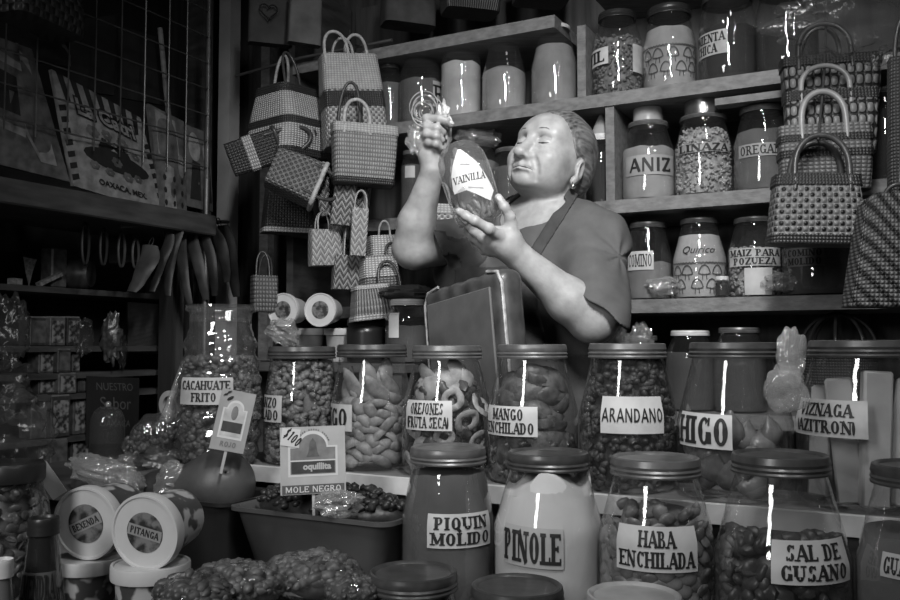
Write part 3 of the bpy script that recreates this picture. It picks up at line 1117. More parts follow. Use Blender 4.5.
# --- big barrel jar on the upper step
p = P(221, 306, 1.60)
bj = thing('barrel_jar', 'big ribbed barrel jar of fried peanuts labelled CACAHUATE FRITO', 'jar', (p.x, p.y, TB + .001), -math.atan2(p.x, p.y))
k = 1.60 / FPX
Rb, Hb = 40 * k, p.z - TB
pr = [(0, .003), (Rb * .8, 0), (Rb * .92, .012)]
for i in range(1, 40):
    t = i / 40
    z = .012 + t * Hb * .8
    r = Rb * (.92 + .1 * math.sin(PI * min(1, t * 1.25)) - .085 * max(0, t - .68) ** 1.2 * 4)
    r += .0030 * math.sin(t * 44)
    pr.append((r, z))
rn = pr[-1][0] * .93
pr += [(rn, Hb * .86), (rn * 1.0, Hb * .9), (rn * 1.02, Hb * .955), (rn * 1.13, Hb * .962), (rn * 1.15, Hb * .98), (rn * 1.13, Hb), (rn * 1.04, Hb), (rn * .97, Hb * .97), (rn * .95, Hb * .9)]
build('glass_body', MB().lathe(pr, 56), GLASS_OLD, bj, 70)
J = dict(root=bj, X=p.x, Y=p.y, z0=TB, R=Rb, H=Hb, rz=-math.atan2(p.x, p.y), D=1.60, prof=[(0, .003), (Rb * .92, .0)] + [(Rb * (.92 + .1 * math.sin(PI * min(1, i / 32)) - .085 * max(0, i / 40 - .68) ** 1.2 * 4) + (.0034 if 12 < i < 26 else 0), .012 + i / 40 * Hb * .8) for i in range(1, 40)], px=222, wpx=82)
JARS['cacahuate'] = J
lumps(J, 'fried_peanuts', 'fried peanuts filling two thirds of the big barrel jar', 'peanuts', M('peanut', .10, .4, var=.6, scale=60), 358, 480, .0085, .7, 31)
label(J, 187, 378, 234, 405, ['CACAHUATE', 'FRITO'], PAPER_DIM, gap=.35)
# ------------------------------------------------------------------ the woman
SKIN = M('skin', .36, .42, var=.16, scale=45, bump=.10, bscale=220, spec=.4, sss=.08)
SHIRT = M('shirt_cloth', .09, .85, var=.12, scale=30, bump=.15, bscale=300)
APRON = M('apron_cloth', .05, .85, var=.2, scale=40, bump=.2, bscale=300)


def npv(v):
    return np.array([v.x, v.y, v.z])


yaw, pit = math.radians(42), math.radians(18)
hf = Vector((-math.sin(yaw) * math.cos(pit), -math.cos(yaw) * math.cos(pit), math.sin(pit)))
hr = Vector((-math.cos(yaw), math.sin(yaw), 0))
hu = hr.cross(hf)
rol = math.radians(9)
hr, hu = hr * math.cos(rol) + hu * math.sin(rol), hu * math.cos(rol) - hr * math.sin(rol)
HC = P(553.5, 160, 1.98)
HR = Matrix((hr, hf, hu)).transposed()


def hp(x, y, z):
    return npv(HC + HR @ Vector((x, y, z)))


HAIR = M('grey_black_hair', .14, .42, var=.75, scale=1.0, bump=.5, bscale=1.0)
for n_ in HAIR.node_tree.nodes:
    if n_.type == 'MAPPING':                   # streaks follow the way the hair is combed
        n_.vector_type = 'TEXTURE'
        n_.inputs['Location'].default_value = HC
        n_.inputs['Rotation'].default_value = HR.to_euler()
        n_.inputs['Scale'].default_value = (.004, .06, .012)


def hrot(R=None):
    m = HR @ R if R is not None else HR
    return np.array(m)


tf = Vector((-.72, -.69, 0)).normalized()
tl = Vector((-tf.y, tf.x, 0)) * 1.0
if tl.x < 0:
    tl = -tl
SL, SR = P(597, 241, 1.90), P(491, 241, 2.12)
MID = (SL + SR) / 2
TR = np.array(Matrix((-tl, tf, Vector((0, 0, 1)))).transposed())
EL, WL = P(593, 319, 1.755), P(517, 255, 1.715)
ER, WR = P(414, 248, 1.95), P(433, 169, 1.87)
NB = P(549, 218, 2.01)


def tp(l, f, z):
    """torso point: to her left, forward, absolute height"""
    v = Vector((MID.x, MID.y, 0)) + tl * l + tf * f
    return np.array([v.x, v.y, z])


def torso(F, g=0.0):
    F.ell(tp(0, 0.0, 1.16), (.150 + g, .105 + g, .19), TR, .05)
    F.ell(tp(0, .02, .99), (.165 + g, .135 + g, .17), TR, .05)
    F.ell(tp(0, .0, .85), (.175 + g, .135 + g, .14), TR, .05)
    for s in (-1, 1):
        F.ell(tp(s * .075, .085, 1.10), (.075 + g, .062 + g, .075), TR, .04)
    F.cap(npv(SL) + [0, 0, -.005], npv(SR) + [0, 0, -.005], .052 + g, .052 + g, .05)
    for S in (SL, SR):
        F.cap(npv(S) + [0, 0, .0], npv(NB) + [0, 0, -.005], .045 + g, .052 + g, .05)


FH = None


def face_y(x, z, y0=.05, off=0.0):
    """how far forward the face comes at a given place"""
    for i in range(400):
        y = .13 - i * .0003
        i3 = np.round((hp(x, y, z) - FH.lo) / FH.h).astype(int)
        g = (hp(x, y, z) - FH.lo) / FH.h
        b_ = np.floor(g).astype(int)
        f_ = g - b_
        val = 0
        for dx in (0, 1):
            for dy in (0, 1):
                for dz in (0, 1):
                    val += FH.a[b_[0] + dx, b_[1] + dy, b_[2] + dz] * (f_[0] if dx else 1 - f_[0]) * (f_[1] if dy else 1 - f_[1]) * (f_[2] if dz else 1 - f_[2])
        if val < 0:
            return y + off
    return y0


def crease(F, pts, rs, k):
    """press a line into the face along its surface"""
    global FH
    FH = F
    ps = [hp(x, face_y(x, z), z) for x, z in pts]
    F.chain(ps, rs, k, 'sub')


def headneck(F):
    F.ell(hp(0, -.010, .028), (.0735, .096, .082), hrot(), .0)
    F.ell(hp(0, .022, -.018), (.0635, .070, .070), hrot(), .03)
    F.ell(hp(0, .030, -.052), (.054, .058, .042), hrot(), .03)
    F.ell(hp(0, .060, .034), (.058, .032, .040), hrot(), .03)            # forehead
    F.ell(hp(0, .074, -.088), (.025, .018, .015), hrot(), .018)          # chin
    for s in (-1, 1):
        F.ell(hp(s * .043, .060, -.030), (.027, .027, .024), hrot(), .03)      # cheeks
        F.ell(hp(s * .035, .040, -.066), (.024, .034, .024), hrot(), .03)      # jowls
        F.cap(hp(s * .014, .0865, .026), hp(s * .046, .071, .027), .007, .006, .016)   # brow
    F.cap(hp(0, -.026, -.05), npv(NB) + [0, 0, .01], .046, .048, .015)
    F.cap(npv(NB) + [0, 0, .01], npv(NB) + [0, 0, -.03], .048, .058, .03)
    # eye hollows, nose, mouth
    for s in (-1, 1):
        F.ell(hp(s * .030, .101, .006), (.018, .020, .011), hrot(), .012, 'sub')
    F.cap(hp(0, .085, .018), hp(0, .106, -.026), .0080, .0112, .012)
    F.ell(hp(0, .113, -.037), (.0150, .0135, .0125), hrot(), .007)
    for s in (-1, 1):
        F.ell(hp(s * .0160, .0985, -.0400), (.0098, .0130, .0088), hrot(), .005)
    F.ell(hp(0, .082, -.062), (.030, .0165, .018), hrot(), .018)           # muzzle
    for s in (-1, 1):
        F.ell(hp(s * .0070, .1085, -.0500), (.0050, .0070, .0040), hrot(), .003, 'sub')             # nostrils
    for s in (-1, 1):
        F.cap(hp(0, .0975, -.0600), hp(s * .027, .0850, -.0660), .0048, .0026, .006)
        F.cap(hp(0, .0970, -.0712), hp(s * .025, .0850, -.0685), .0064, .0028, .006)
    for s in (-1, 1):
        crease(F, [(s * .023, -.036), (s * .031, -.047), (s * .037, -.060), (s * .039, -.072), (s * .037, -.084)], [.0026, .0036, .0038, .0030, .0012], .010)
    crease(F, [(-.032, -.0675), (-.024, -.0660), (-.012, -.0650), (0, -.0655), (.012, -.0650), (.024, -.0660), (.032, -.0675)], [.0012, .0020, .0018, .0016, .0018, .0020, .0012], .003)
    crease(F, [(-.02, -.0775), (0, -.0785), (.02, -.0775)], [.002, .003, .002], .009)
    for s in (-1, 1):
        F.ell(hp(s * .031, .0800, -.0105), (.014, .009, .0045), hrot(), .008)
        crease(F, [(s * .016, -.0125), (s * .028, -.0165), (s * .042, -.0135)], [.0008, .0016, .0008], .006)
    # eyelids: a lid ball with a narrow slit, a crease above and a bag below
    for s in (-1, 1):
        F.ell(hp(s * .031, .076, .004), (.0165, .0145, .0105), hrot(), .006)
        for i in range(6):
            u0, u1 = -1 + i / 3, -1 + (i + 1) / 3
            g2 = lambda u: hp(s * .031 + u * .0155, .0885 - .0065 * u * u, .0105 + .0025 * (1 - u * u))
            F.cap(g2(u0), g2(u1), .0010, .0010, .004, 'sub')
        # ears
        E = hrot(Matrix.Rotation(-s * .5, 3, 'Z') @ Matrix.Rotation(.2, 3, 'X'))
        F.ell(hp(s * .0745, -.012, -.024), (.0085, .0195, .0300), E, .005)
        F.ell(hp(s * .0835, -.008, -.020), (.0065, .0115, .0190), E, .004, 'sub')
        F.ell(hp(s * .0765, .001, -.026), (.005, .005, .007), E, .004)
        F.ell(hp(s * .0725, -.002, -.050), (.0065, .0085, .0105), E, .006)


def arm(F, S, E, W, rs, bulge):
    S, E, W = npv(S), npv(E), npv(W)
    F.cap(S, E, rs[0], rs[1], .02)
    m = E * .68 + W * .32
    F.chain([E, m + np.array(bulge), W], [rs[1], rs[2], rs[3]], .02)


def finger(F, pts, r0, r1, k=.005):
    n = len(pts)
    ps = [npv(P(*q)) for q in pts]
    rs = [r0 + (r1 - r0) * i / (n - 1) for i in range(n)]
    F.chain(ps, rs, k)
    for p, r in zip(ps[1:-1], rs[1:-1]):
        F.ell(p, (r * 1.01,) * 3, None, .004)


F = Field((-.16, 1.58, .94), (.47, 2.28, 1.58), .0022)
torso(F)
arm(F, SL, EL, WL, (.052, .047, .043, .027), (0, 0, -.004))
arm(F, SR, ER, WR, (.050, .045, .0395, .0235), (-.007, 0, 0))
headneck(F)
# her left hand, cupped under the jar
F.chain([npv(WL), npv(P(508, 246, 1.705)), npv(P(497, 239, 1.695))], [.026, .028, .026], .012)
F.cap(npv(P(508, 240, 1.70)), npv(P(490, 248, 1.715)), .021, .017, .015)
F.cap(npv(P(512, 240, 1.705)), npv(P(511, 224, 1.695)), .017, .012, .012)
finger(F, [(499, 236, 1.675), (489, 229, 1.655), (475, 221, 1.645), (466, 216, 1.65), (459, 211.5, 1.662)], .0112, .0078)
finger(F, [(511, 228, 1.695), (510, 217, 1.688), (504.5, 207, 1.680), (498.5, 197.5, 1.682)], .0112, .0078)
finger(F, [(493, 243, 1.70), (483, 238, 1.705), (474, 231, 1.73), (466, 224, 1.765)], .0108, .0085)
finger(F, [(491, 248, 1.71), (482, 244, 1.72), (473, 238, 1.75), (467, 230, 1.785)], .0104, .0082)
finger(F, [(492, 252, 1.725), (484, 250, 1.74), (476, 244, 1.765), (471, 237, 1.79)], .0096, .0075)
# her right hand, closed round the bundle
F.chain([npv(WR), npv(P(430, 155, 1.87)), npv(P(426, 140, 1.868)), npv(P(424, 128, 1.868))], [.0235, .024, .021, .016], .012)
F.cap(npv(P(433, 158, 1.862)), npv(P(435, 148, 1.852)), .018, .015, .012)
finger(F, [(421, 123, 1.862), (427, 118.5, 1.84), (440, 119, 1.826), (446, 121, 1.826), (451, 124.5, 1.83)], .0098, .0072)
finger(F, [(421, 129, 1.858), (427, 126.5, 1.832), (437, 128, 1.822), (443, 132, 1.832)], .0100, .0076)
finger(F, [(422, 136, 1.856), (427, 134, 1.830), (436, 136, 1.820), (442, 140, 1.832)], .0096, .0074)
finger(F, [(424, 143, 1.856), (429, 142.5, 1.834), (436, 144, 1.824), (441, 148, 1.834)], .0086, .0066)
finger(F, [(434, 158, 1.868), (442, 150, 1.878), (447, 139, 1.872), (448, 129, 1.862)], .0125, .0082)
FH = F
v, q = F.mesh(1)
F = Field((-.05, 1.65, -.01), (.5, 2.4, .96), .008)
torso(F)
for s in (-1, 1):
    hip, kn, an = tp(s * .085, 0, .80), tp(s * .09, .02, .44), tp(s * .09, -.01, .075)
    F.chain([hip, kn], [.088, .058], .03)
    F.chain([kn, kn * .6 + an * .4 - npv(tf) * .015, an], [.055, .05, .034], .03)
    F.cap(tp(s * .09, -.02, .035), tp(s * .095, .11, .025), .032, .024, .02)
v2, q2 = F.mesh(1)
FEET = Vector((tp(0, 0, 0)[0], tp(0, 0, 0)[1], 0))
woman = build_np('person', np.concatenate([v, v2]), np.concatenate([q, q2 + len(v)]), SKIN, None, FEET)
tag(woman, 'person in grey shirt and dark apron holding up a labelled jar', 'person')

# shirt
F = Field((-.16, 1.55, .78), (.5, 2.32, 1.36), .0035)
torso(F, .010)
# neck opening, sleeve ends
F.ell(npv(NB) + npv(tf) * .045 + [0, 0, .005], (.085, .10, .060), TR, .008, 'sub')
F.ell(npv(NB) + [0, 0, .03], (.072, .078, .05), TR, .008, 'sub')
F.cap(npv(P(458, 268, 2.06)), npv(P(492, 305, 2.01)), .058, .075, .04)
F.cap(npv(P(470, 250, 2.10)), npv(P(470, 300, 2.04)), .05, .06, .04)
for S, E, W_, r0, r1, hp_, hn in ((SL, EL, WL, .062, .071, P(593, 304, 1.8), (-.62, .1, -.78)), (SR, ER, WR, .060, .064, P(442, 254, 2.03), (-.94, 0, -.30))):
    G = Field((-.16, 1.55, .78), (.5, 2.32, 1.36), .0035)
    S, E = npv(S), npv(E)
    d = (E - S) / np.linalg.norm(E - S)
    G.chain([S, E, E + d * .05], [r0, r1, r1], .0)
    G.half(npv(hp_), hn, .004)
    G.chain([S + (E - S) * .45, E + d * .12], [r0 - .013, r1 - .010], .004, 'sub')
    hh_ = np.maximum(.03 - np.abs(F.a - G.a), 0) / .03
    F.a = np.minimum(F.a, G.a) - hh_ * hh_ * .03 * .25 * (np.minimum(F.a, G.a) < .02)
    del G
F.half((0, 0, .80), (0, 0, -1))


def folds(p):
    a = npv(SL) + (npv(EL) - npv(SL)) * .25
    d = p - a
    r = np.linalg.norm(d, axis=-1) + 1e-6
    th = np.arctan2(d[..., 2], d[..., 0] * .8 + d[..., 1] * .5)
    w1 = np.sin(th * 7 + r * 20) * np.exp(-(r / .13) ** 2) * .0035 * np.clip(r / .06, 0, 1) ** 2
    w2 = np.sin(p[..., 2] * 48 + p[..., 0] * 40 - p[..., 1] * 20 + 1.6 * np.sin(p[..., 0] * 21 + p[..., 2] * 9)) * .0022
    w3 = np.sin(p[..., 2] * 23 - p[..., 0] * 60 + 2.0 * np.sin(p[..., 1] * 14 + p[..., 2] * 8)) * .0030
    return w1 + w2 + w3


F.warp(folds)
v, q = F.mesh(2)
build_np('shirt', v, q, SHIRT, woman, FEET)
shirt_a = F.a.copy()
# apron: a bib on the front, straps over the shoulders
ax = [F.lo[k] + F.h * np.arange(F.n[k], dtype=np.float32) for k in range(3)]
p = np.stack(np.meshgrid(*ax, indexing='ij'), -1)
rel = p - tp(0, 0, 0).astype(np.float32)
lat = rel @ npv(tl).astype(np.float32)
fwd = rel @ npv(tf).astype(np.float32)
bib = np.maximum(np.maximum(np.abs(lat) - .115, .055 - fwd), p[..., 2] - 1.175)
sa, sb = npv(P(569, 199, 1.99)), npv(P(533, 256, 1.86))
vd = (sa + sb) / 2 - np.array([0, 0, 1.0])
nn = np.cross(vd, sb - sa)
nn /= np.linalg.norm(nn)
strap = np.maximum(np.maximum(np.abs((p - sb.astype(np.float32)) @ nn.astype(np.float32)) - .013, -.03 - fwd), np.maximum(sb[2] - .03 - p[..., 2], -lat - .01))
m2 = np.abs(lat + .085) - .013
strap2 = np.maximum(np.maximum(m2, -.03 - fwd), 1.15 - p[..., 2])
skirt = np.maximum(.0 - fwd, p[..., 2] - .98)
F.a = np.maximum(shirt_a - .0045, np.minimum(np.minimum(bib, strap), np.minimum(strap2, skirt))).astype(np.float32)
v, q = F.mesh(1)
build_np('apron', v, q, APRON, woman, FEET, label='dark apron')
del p, rel, lat, fwd, bib, strap, strap2, skirt, shirt_a
# trousers and shoes
F = Field((-.05, 1.65, -.01), (.5, 2.4, .90), .008)
torso(F, .006)
for s in (-1, 1):
    F.chain([tp(s * .085, 0, .80), tp(s * .09, .02, .44), tp(s * .09, -.01, .09)], [.1, .075, .06], .03)
F.half((0, 0, .84), (0, 0, 1))
F.half((0, 0, .07), (0, 0, -1))
v, q = F.mesh(2)
build_np('trousers', v, q, M('dark_trousers', .03, .9), woman, FEET)
for s in (-1, 1):
    F = Field(tp(s * .09, 0, 0) - [.2, .2, .01], tp(s * .09, 0, 0) + [.2, .2, .12], .006)
    F.cap(tp(s * .09, -.03, .042), tp(s * .095, .12, .036), .042, .034, .02)
    F.half((0, 0, .001), (0, 0, -1))
    v, q = F.mesh(1)
    build_np('shoe', v, q, M('shoe_leather', .02, .5), woman, FEET)
# hair: combed back from the forehead into a low bun
F = Field(npv(HC) - .19, npv(HC) + .17, .0026)
F.ell(hp(0, -.010, .031), (.0795, .100, .0885), hrot(), .0)
F.ell(hp(0, -.05, -.02), (.066, .06, .06), hrot(), .03)
cutn = npv(HR @ Vector((0, 1, -.78)))
F.half(hp(0, .012, 0), cutn, .004)
F.half(hp(0, 0, -.028), npv(HR @ Vector((0, .75, -1))), .01)
F.ell(hp(0, -.105, -.055), (.034, .03, .036), hrot(), .012)
for s in (-1, 1):
    F.ell(hp(s * .083, -.006, -.022), (.020, .019, .035), hrot(), .004, 'sub')
HRi = np.array(HR)


def strands(p):
    lq = (p - npv(HC)) @ HRi
    a = np.arctan2(lq[..., 0], lq[..., 2] + .06)
    return np.sin(a * 46 + 2.2 * np.sin(a * 13) + lq[..., 1] * 14) * .0007 + np.sin(a * 19 + 1) * .0006


F.warp(strands)
v, q = F.mesh(0)
build_np('hair', v, q, HAIR, woman, FEET)
def face_line(name, pts, rs, mat, off=0.0):
    """a line lying on the face through points given across and up"""
    n = 14
    ps, rr = [], []
    for i in range(n + 1):
        u = i / n * (len(pts) - 1)
        k = min(int(u), len(pts) - 2)
        t = u - k
        x = pts[k][0] + (pts[k + 1][0] - pts[k][0]) * t
        z = pts[k][1] + (pts[k + 1][1] - pts[k][1]) * t
        rr.append(rs[k] + (rs[k + 1] - rs[k]) * t)
        ps.append(hp(x, face_y(x, z, .05, off), z))
    o = build(name, MB().tube(ps, rr, 8), mat, woman, 60)
    o.location = -FEET


BROW = M('brow_hair', .10, .7, var=.5, scale=200)
LASH_LIP = M('lash_and_lip_shadow', .02, .5, var=.1)
for s in (-1, 1):
    face_line('eyebrow', [(s * .013, .0255), (s * .022, .0295), (s * .034, .0315), (s * .047, .0265)], [.0008, .0024, .0021, .0006], BROW, -.0014)
    face_line('eyelashes', [(s * .017, -.0015), (s * .024, -.0030), (s * .032, -.0038), (s * .040, -.0028), (s * .047, .0000)], [.0008, .0021, .0029, .0025, .0009], LASH_LIP, -.0011)
face_line('mouth_shadow_line', [(-.029, -.0675), (-.014, -.0653), (0, -.0655), (.014, -.0653), (.029, -.0675)], [.0007, .0017, .0016, .0017, .0008], LASH_LIP, -.0003)  # dark tube paints in the shadow of the gap between the lips
em = MB().ell(hp(-.0775, -.003, -.063), (.0055, .0055, .0065), None, 12, 8)
em.tube([hp(-.0765, -.003 + .006 * math.cos(a), -.055 + .008 * math.sin(a)) for a in [2 * PI * i / 14 for i in range(14)]], .0012, 6, closed=True)
build('earring', em, M('silver', .75, .2, metal=1.0, var=.1), woman, 60).location = -FEET


def nail(a, b, tip, w):
    """small nail plate lying on the fingertip"""
    a, b = P(*a), P(*b)
    d = (b - a).normalized()
    n = Vector(tip).normalized()
    s = d.cross(n).normalized()
    n = s.cross(d)
    R = Matrix((d, s, n)).transposed()
    o = build('fingernail', MB().ell(b + n * .0068 - d * .002, (.0062, w, .0022), R, 12, 8), M('nail', .55, .25, var=.05), woman, 80)
    o.location = -FEET


nail((504.5, 207, 1.680), (499, 198.5, 1.682), (-.25, -.9, .35), .0052)
nail((466, 216, 1.65), (459.5, 212.5, 1.662), (-.1, -.75, .7), .005)
nail((446, 121, 1.826), (451, 124.5, 1.83), (.4, -.9, .3), .0044)

# ------------------------------------------------------------------ what she holds
JD = 1.735
b0, b1 = P(481, 222.5, JD), P(456, 142.5, JD)
axis = (b1 - b0)
Lh = axis.length
zx = axis.normalized()
yx = Vector((b0.x, b0.y, 0)).normalized()
xx = yx.cross(zx).normalized()
yx = zx.cross(xx)
HJ = Matrix((xx, yx, zx)).transposed().to_4x4()
hj = thing('held_jar', 'tilted glass jar held up by the woman with diamond label VAINILLA', 'jar', b0, rot=HJ.to_euler())
rj = 26 * JD / FPX
hpf = [(0, .003), (rj * .62, 0), (rj * .86, .004), (rj * .95, .016), (rj * .98, Lh * .3), (rj, Lh * .55), (rj * .99, Lh * .68), (rj * .93, Lh * .8), (rj * .8, Lh * .89), (rj * .58, Lh * .96), (rj * .4, Lh * .985), (0, Lh)]
build('glass_body', MB().lathe(hpf, 48), clear('held_glass', .92, .95, .04, bump=.3, bscale=30, base=.13, milky=.10, mv=.6), hj, 70)
out = [(-.06, .86), (-.2, .80), (-.42, .70), (-.62, .58), (-.74, .42), (-.74, .375), (-.2, .37), (.1, .30), (.5, .2), (.62, .185), (.93, .29), (.88, .36), (.72, .5), (.5, .66), (.25, .77), (.06, .85)]
lm = MB()


def onj(u, t, off=.0009):
    a = u
    r = lerp_prof(hpf[1:], t * Lh) + off
    return (r * math.sin(a), -r * math.cos(a), t * Lh)


n = len(out)
cu, ct = .02, .5
vs = [onj(cu, ct)]
for ring in range(1, 8):
    f = ring / 7
    vs += [onj(cu + (a - cu) * f, ct + (b - ct) * f) for a, b in out]
fs = [(0, 1 + (i + 1) % n, 1 + i)[::-1] for i in range(n)]
fs += [(1 + r * n + i, 1 + r * n + (i + 1) % n, 1 + (r + 1) * n + (i + 1) % n, 1 + (r + 1) * n + i)[::-1] for r in range(6) for i in range(n)]
lm.add(vs, fs)
lab = build('label', lm, M('label_white', .62, .45, var=.05, scale=40), hj, 60)
tm = MB()
pl, wd = text_polys('VAINILLA', .0140, .2, .08, True, 1.0, .25, .0)
for k, q in enumerate(pl):
    tm.add([onj(.02 + x * (.066 / wd) / rj, .46 + z / Lh - .25 * x, .0014 + k * 2e-7) for x, z in q], [(0, 1, 2, 3)])
build('lettering', tm, INK, lab, 0)
tm = MB()
for t0, u0, u1 in ((.655, -.14, .2), (.375, -.1, .45)):
    for i in range(6):
        a, b = u0 + (u1 - u0) * i / 6, u0 + (u1 - u0) * (i + 1) / 6
        tm.add([onj(a, t0 - .1 * a), onj(b, t0 - .1 * b), onj(b, t0 + .018 - .1 * b), onj(a, t0 + .018 - .1 * a)], [(0, 1, 2, 3)])
        tm.v[-4:] = [onj(a, t0 - .1 * a, .0014), onj(b, t0 - .1 * b, .0014), onj(b, t0 + .018 - .1 * b, .0014), onj(a, t0 + .018 - .1 * a, .0014)]
build('printed_rule', tm, M('label_ink_grey', .3, .6), lab, 0)
cm = MB()
r_ = random.Random(3)
for i in range(26):
    a, t = r_.uniform(-2, 2), r_.uniform(.05, .4)
    r = (lerp_prof(hpf[1:], t * Lh) - .012) * math.sqrt(r_.uniform(.3, 1))
    R = Matrix.Rotation(r_.uniform(0, 6), 3, 'Z') @ Matrix.Rotation(r_.uniform(-1, 1), 3, 'X')
    cm.ell((r * math.sin(a), -r * math.cos(a), max(.016, t * Lh)), (.004, .006, .014), R, 8, 6, .4)
o = build('vanilla_pieces', cm, M('vanilla', .20, .3, var=.6, scale=60), None, 60, kind='stuff')
place(o, b0, rot=HJ.to_euler())
tag(o, 'dark vanilla pieces inside the jar the woman holds', 'vanilla')


def crumple(lo_c, rad, seed, amp=.35, seg=28, rings=20, fr=(2.1, 5.0)):
    """crumpled film: a ball pushed about by sharp-edged noise"""
    mb = MB()
    vs, fs = [], []
    for j in range(rings + 1):
        t = PI * j / rings
        for i in range(seg):
            a = 2 * PI * i / seg
            d = Vector((math.sin(t) * math.cos(a), math.sin(t) * math.sin(a), -math.cos(t)))
            n1 = abs(noise.noise(d * fr[0] + Vector((seed, 0, 0)))) * 1.6
            n2 = abs(noise.noise(d * fr[1] + Vector((0, seed, 0))))
            k = 1 + amp * (n1 - .45) + amp * .55 * (n2 - .25)
            vs.append(Vector((d.x * rad[0], d.y * rad[1], d.z * rad[2])) * k + Vector(lo_c))
    for j in range(rings):
        for i in range(seg):
            i2 = (i + 1) % seg
            fs.append((j * seg + i, j * seg + i2, (j + 1) * seg + i2, (j + 1) * seg + i))
    return mb.add(vs, fs)


FILM = clear('plastic_film', .9, .95, .12, bump=.5, bscale=60, base=.1, milky=.16, mv=.75)
FILM_THIN = clear('plastic_film_thin', .93, .95, .06, bump=1.0, bscale=38, base=.13, milky=.035, mv=.75)
o = build('film_liner', crumple((0, 0, Lh * .5), (rj * .66, rj * .66, Lh * .40), 12, .34), clear('film_liner', .8, .95, .08, bump=.6, bscale=60, base=.22, milky=.30, mv=.7), None, 50)
place(o, b0, rot=HJ.to_euler())
tag(o, 'crumpled clear film liner inside the jar the woman holds', 'plastic film')
bc = P(426, 112, 1.845)
bun = thing('coiled_bundle', 'coiled shiny bundle wrapped in film, gripped in the raised hand', 'bundle', bc)
r_ = random.Random(8)
k = 1.845 / FPX
cm = MB()
for i in range(8):
    rx, rz = (15.5 - i * 1.5) * k, (17.5 - i * 1.7) * k
    tl_ = r_.uniform(-.6, .6)
    ox, oz, oy = r_.uniform(-2.5, 2.5) * k, r_.uniform(-3, 3) * k, r_.uniform(.002, .012)
    pts = []
    for s in range(26):
        a = 2 * PI * s / 26
        x, z = rx * math.cos(a), rz * math.sin(a)
        pts.append((x * math.cos(tl_) - z * math.sin(tl_) - 1 * k + ox, (i - 3) * .0022 + oy * math.sin(a + i * 1.7), x * math.sin(tl_) + z * math.cos(tl_) + 2 * k + oz))
    cm.tube(pts, .0014 if i % 2 else .0019, 6, closed=True)
build('coil', cm, M('glossy_strand', .28, .2, var=.5, scale=40), bun, 60)
build('crumpled_film', crumple((17 * k, .010, -8 * k), (.016, .012, .042), 4, .5), M('film_solid', .42, .25, var=.5, scale=60, bump=.5, bscale=60), bun, 40)
build('crumpled_film', crumple((-9 * k, .012, -24 * k), (.022, .016, .036), 9, .4), FILM, bun, 40)
# ------------------------------------------------------------------ jars on the wall shelves
SJ = 2.116
LID_BLACK = M('lid_black', .03, .35, metal=.2, var=.3)
U = 'jars on the top shelf board'
V_ = 'jars on the middle shelf board'
T_ = 'jars on the low shelf board'


def fill_p(key, v, level, txt, cat='powder', **k):
    return powder(JARS[key], txt[0], txt[1], cat, M('fill_%03d' % int(v * 1000), v, .85, var=.25, scale=14, bump=.1), level, **k)


j = jar('s1', 'shelf_jar', 'slim jar half hidden beside the tall pale woven bag', 390, SJ, 27, 22, Z1, 66, sh=.72, lidm=LID_DARK, group=U, lidh=.014)
fill_p('s1', .16, 82, ('dark_grain', 'dark grain in the slim jar beside the tall woven bag'))
j = jar('s2', 'shelf_jar', 'dark-lidded jar above the raised hand, label edge turned aside', 421, SJ, 45, 34, Z1, 52, sh=.66, lidm=LID_BLACK, group=U, lidh=.016)
fill_p('s2', .12, 78, ('ground_spice', 'ground spice in the dark-lidded jar above the raised hand'))
label(j, 433, 80, 442, 106, ['E'], PAPER_DIM, thick=.16)
j = jar('s3', 'shelf_jar', 'white-lidded jar of pale powder above the held jar', 461, SJ, 42, 34, Z1, 46, sh=.78, lidm=LID_PALE, group=U, lidh=.013)
fill_p('s3', .45, 61, ('pale_powder', 'pale powder in the white-lidded jar above the held jar'), rough=.006)
j = jar('s4', 'shelf_jar', 'jar with grey lid, half full, second from the white-lidded jar', 504, SJ, 46, 32, Z1, 40, sh=.5, lidm=LID_GREY, group=U, lidh=.014)
fill_p('s4', .30, 68, ('grey_powder', 'grey powder in the half-full jar above the woman\'s nose'), dip=.02)
j = jar('s5', 'shelf_jar', 'tall white-capped jar of tan powder left of the leaning board', 554, SJ, 48, 33, Z1, 28, sh=.5, lidm=LID_PALE, group=U, lidh=.010)
j['root']['label'] = 'tall white-capped jar filled to the neck with grey powder above the head'
fill_p('s5', .25, 42, ('grey_powder', 'grey powder filling the tall white-capped jar to its neck'))
j = jar('s6', 'shelf_jar', 'jar of crushed herbs with a label ending in TIL', 617, SJ, 52, 38, Z1, 15, sh=.66, lidm=LID_BLACK, group=U, lidh=.018)
lumps(j, 'crushed_herbs', 'crushed herbs in the jar with a label ending in TIL', 'herbs', M('herb', .15, .7, var=.5, scale=70), 34, 330, .0055, .5, 41)
label(j, 588, 46, 608, 63, ['TIL'], PAPER, fill=.8)
label(j, 632, 44, 644, 72, [], PAPER_DIM)
j = jar('s7', 'shelf_jar', 'jar printed with mushroom shapes on the top shelf board', 669, SJ, 54, 44, Z1, 10, sh=.56, lidm=LID_BLACK, group=U, lidh=.022)
fill_p('s7', .33, 25, ('pale_flour', 'pale flour in the mushroom-printed jar on the top shelf board'))
j = jar('s8', 'shelf_jar', 'dark jar labelled PIMIENTA CHICA on the top shelf board', 727, SJ, 58, 50, Z1, 0, sh=.66, lidm=LID_DARK, group=U, lidh=.012, bell=1.8)
fill_p('s8', .025, 24, ('peppercorns', 'dark peppercorns in the PIMIENTA CHICA jar'))
label(j, 696, 29, 727, 53, ['PIMIENTA', 'CHICA'], PAPER_DIM, skew=-.0)
j = jar('s9', 'shelf_jar', 'unlabelled dark jar beside the PIMIENTA CHICA jar', 786, SJ, 62, 54, Z1, -10, sh=.7, lidm=LID_DARK, group=U, lidh=.012)
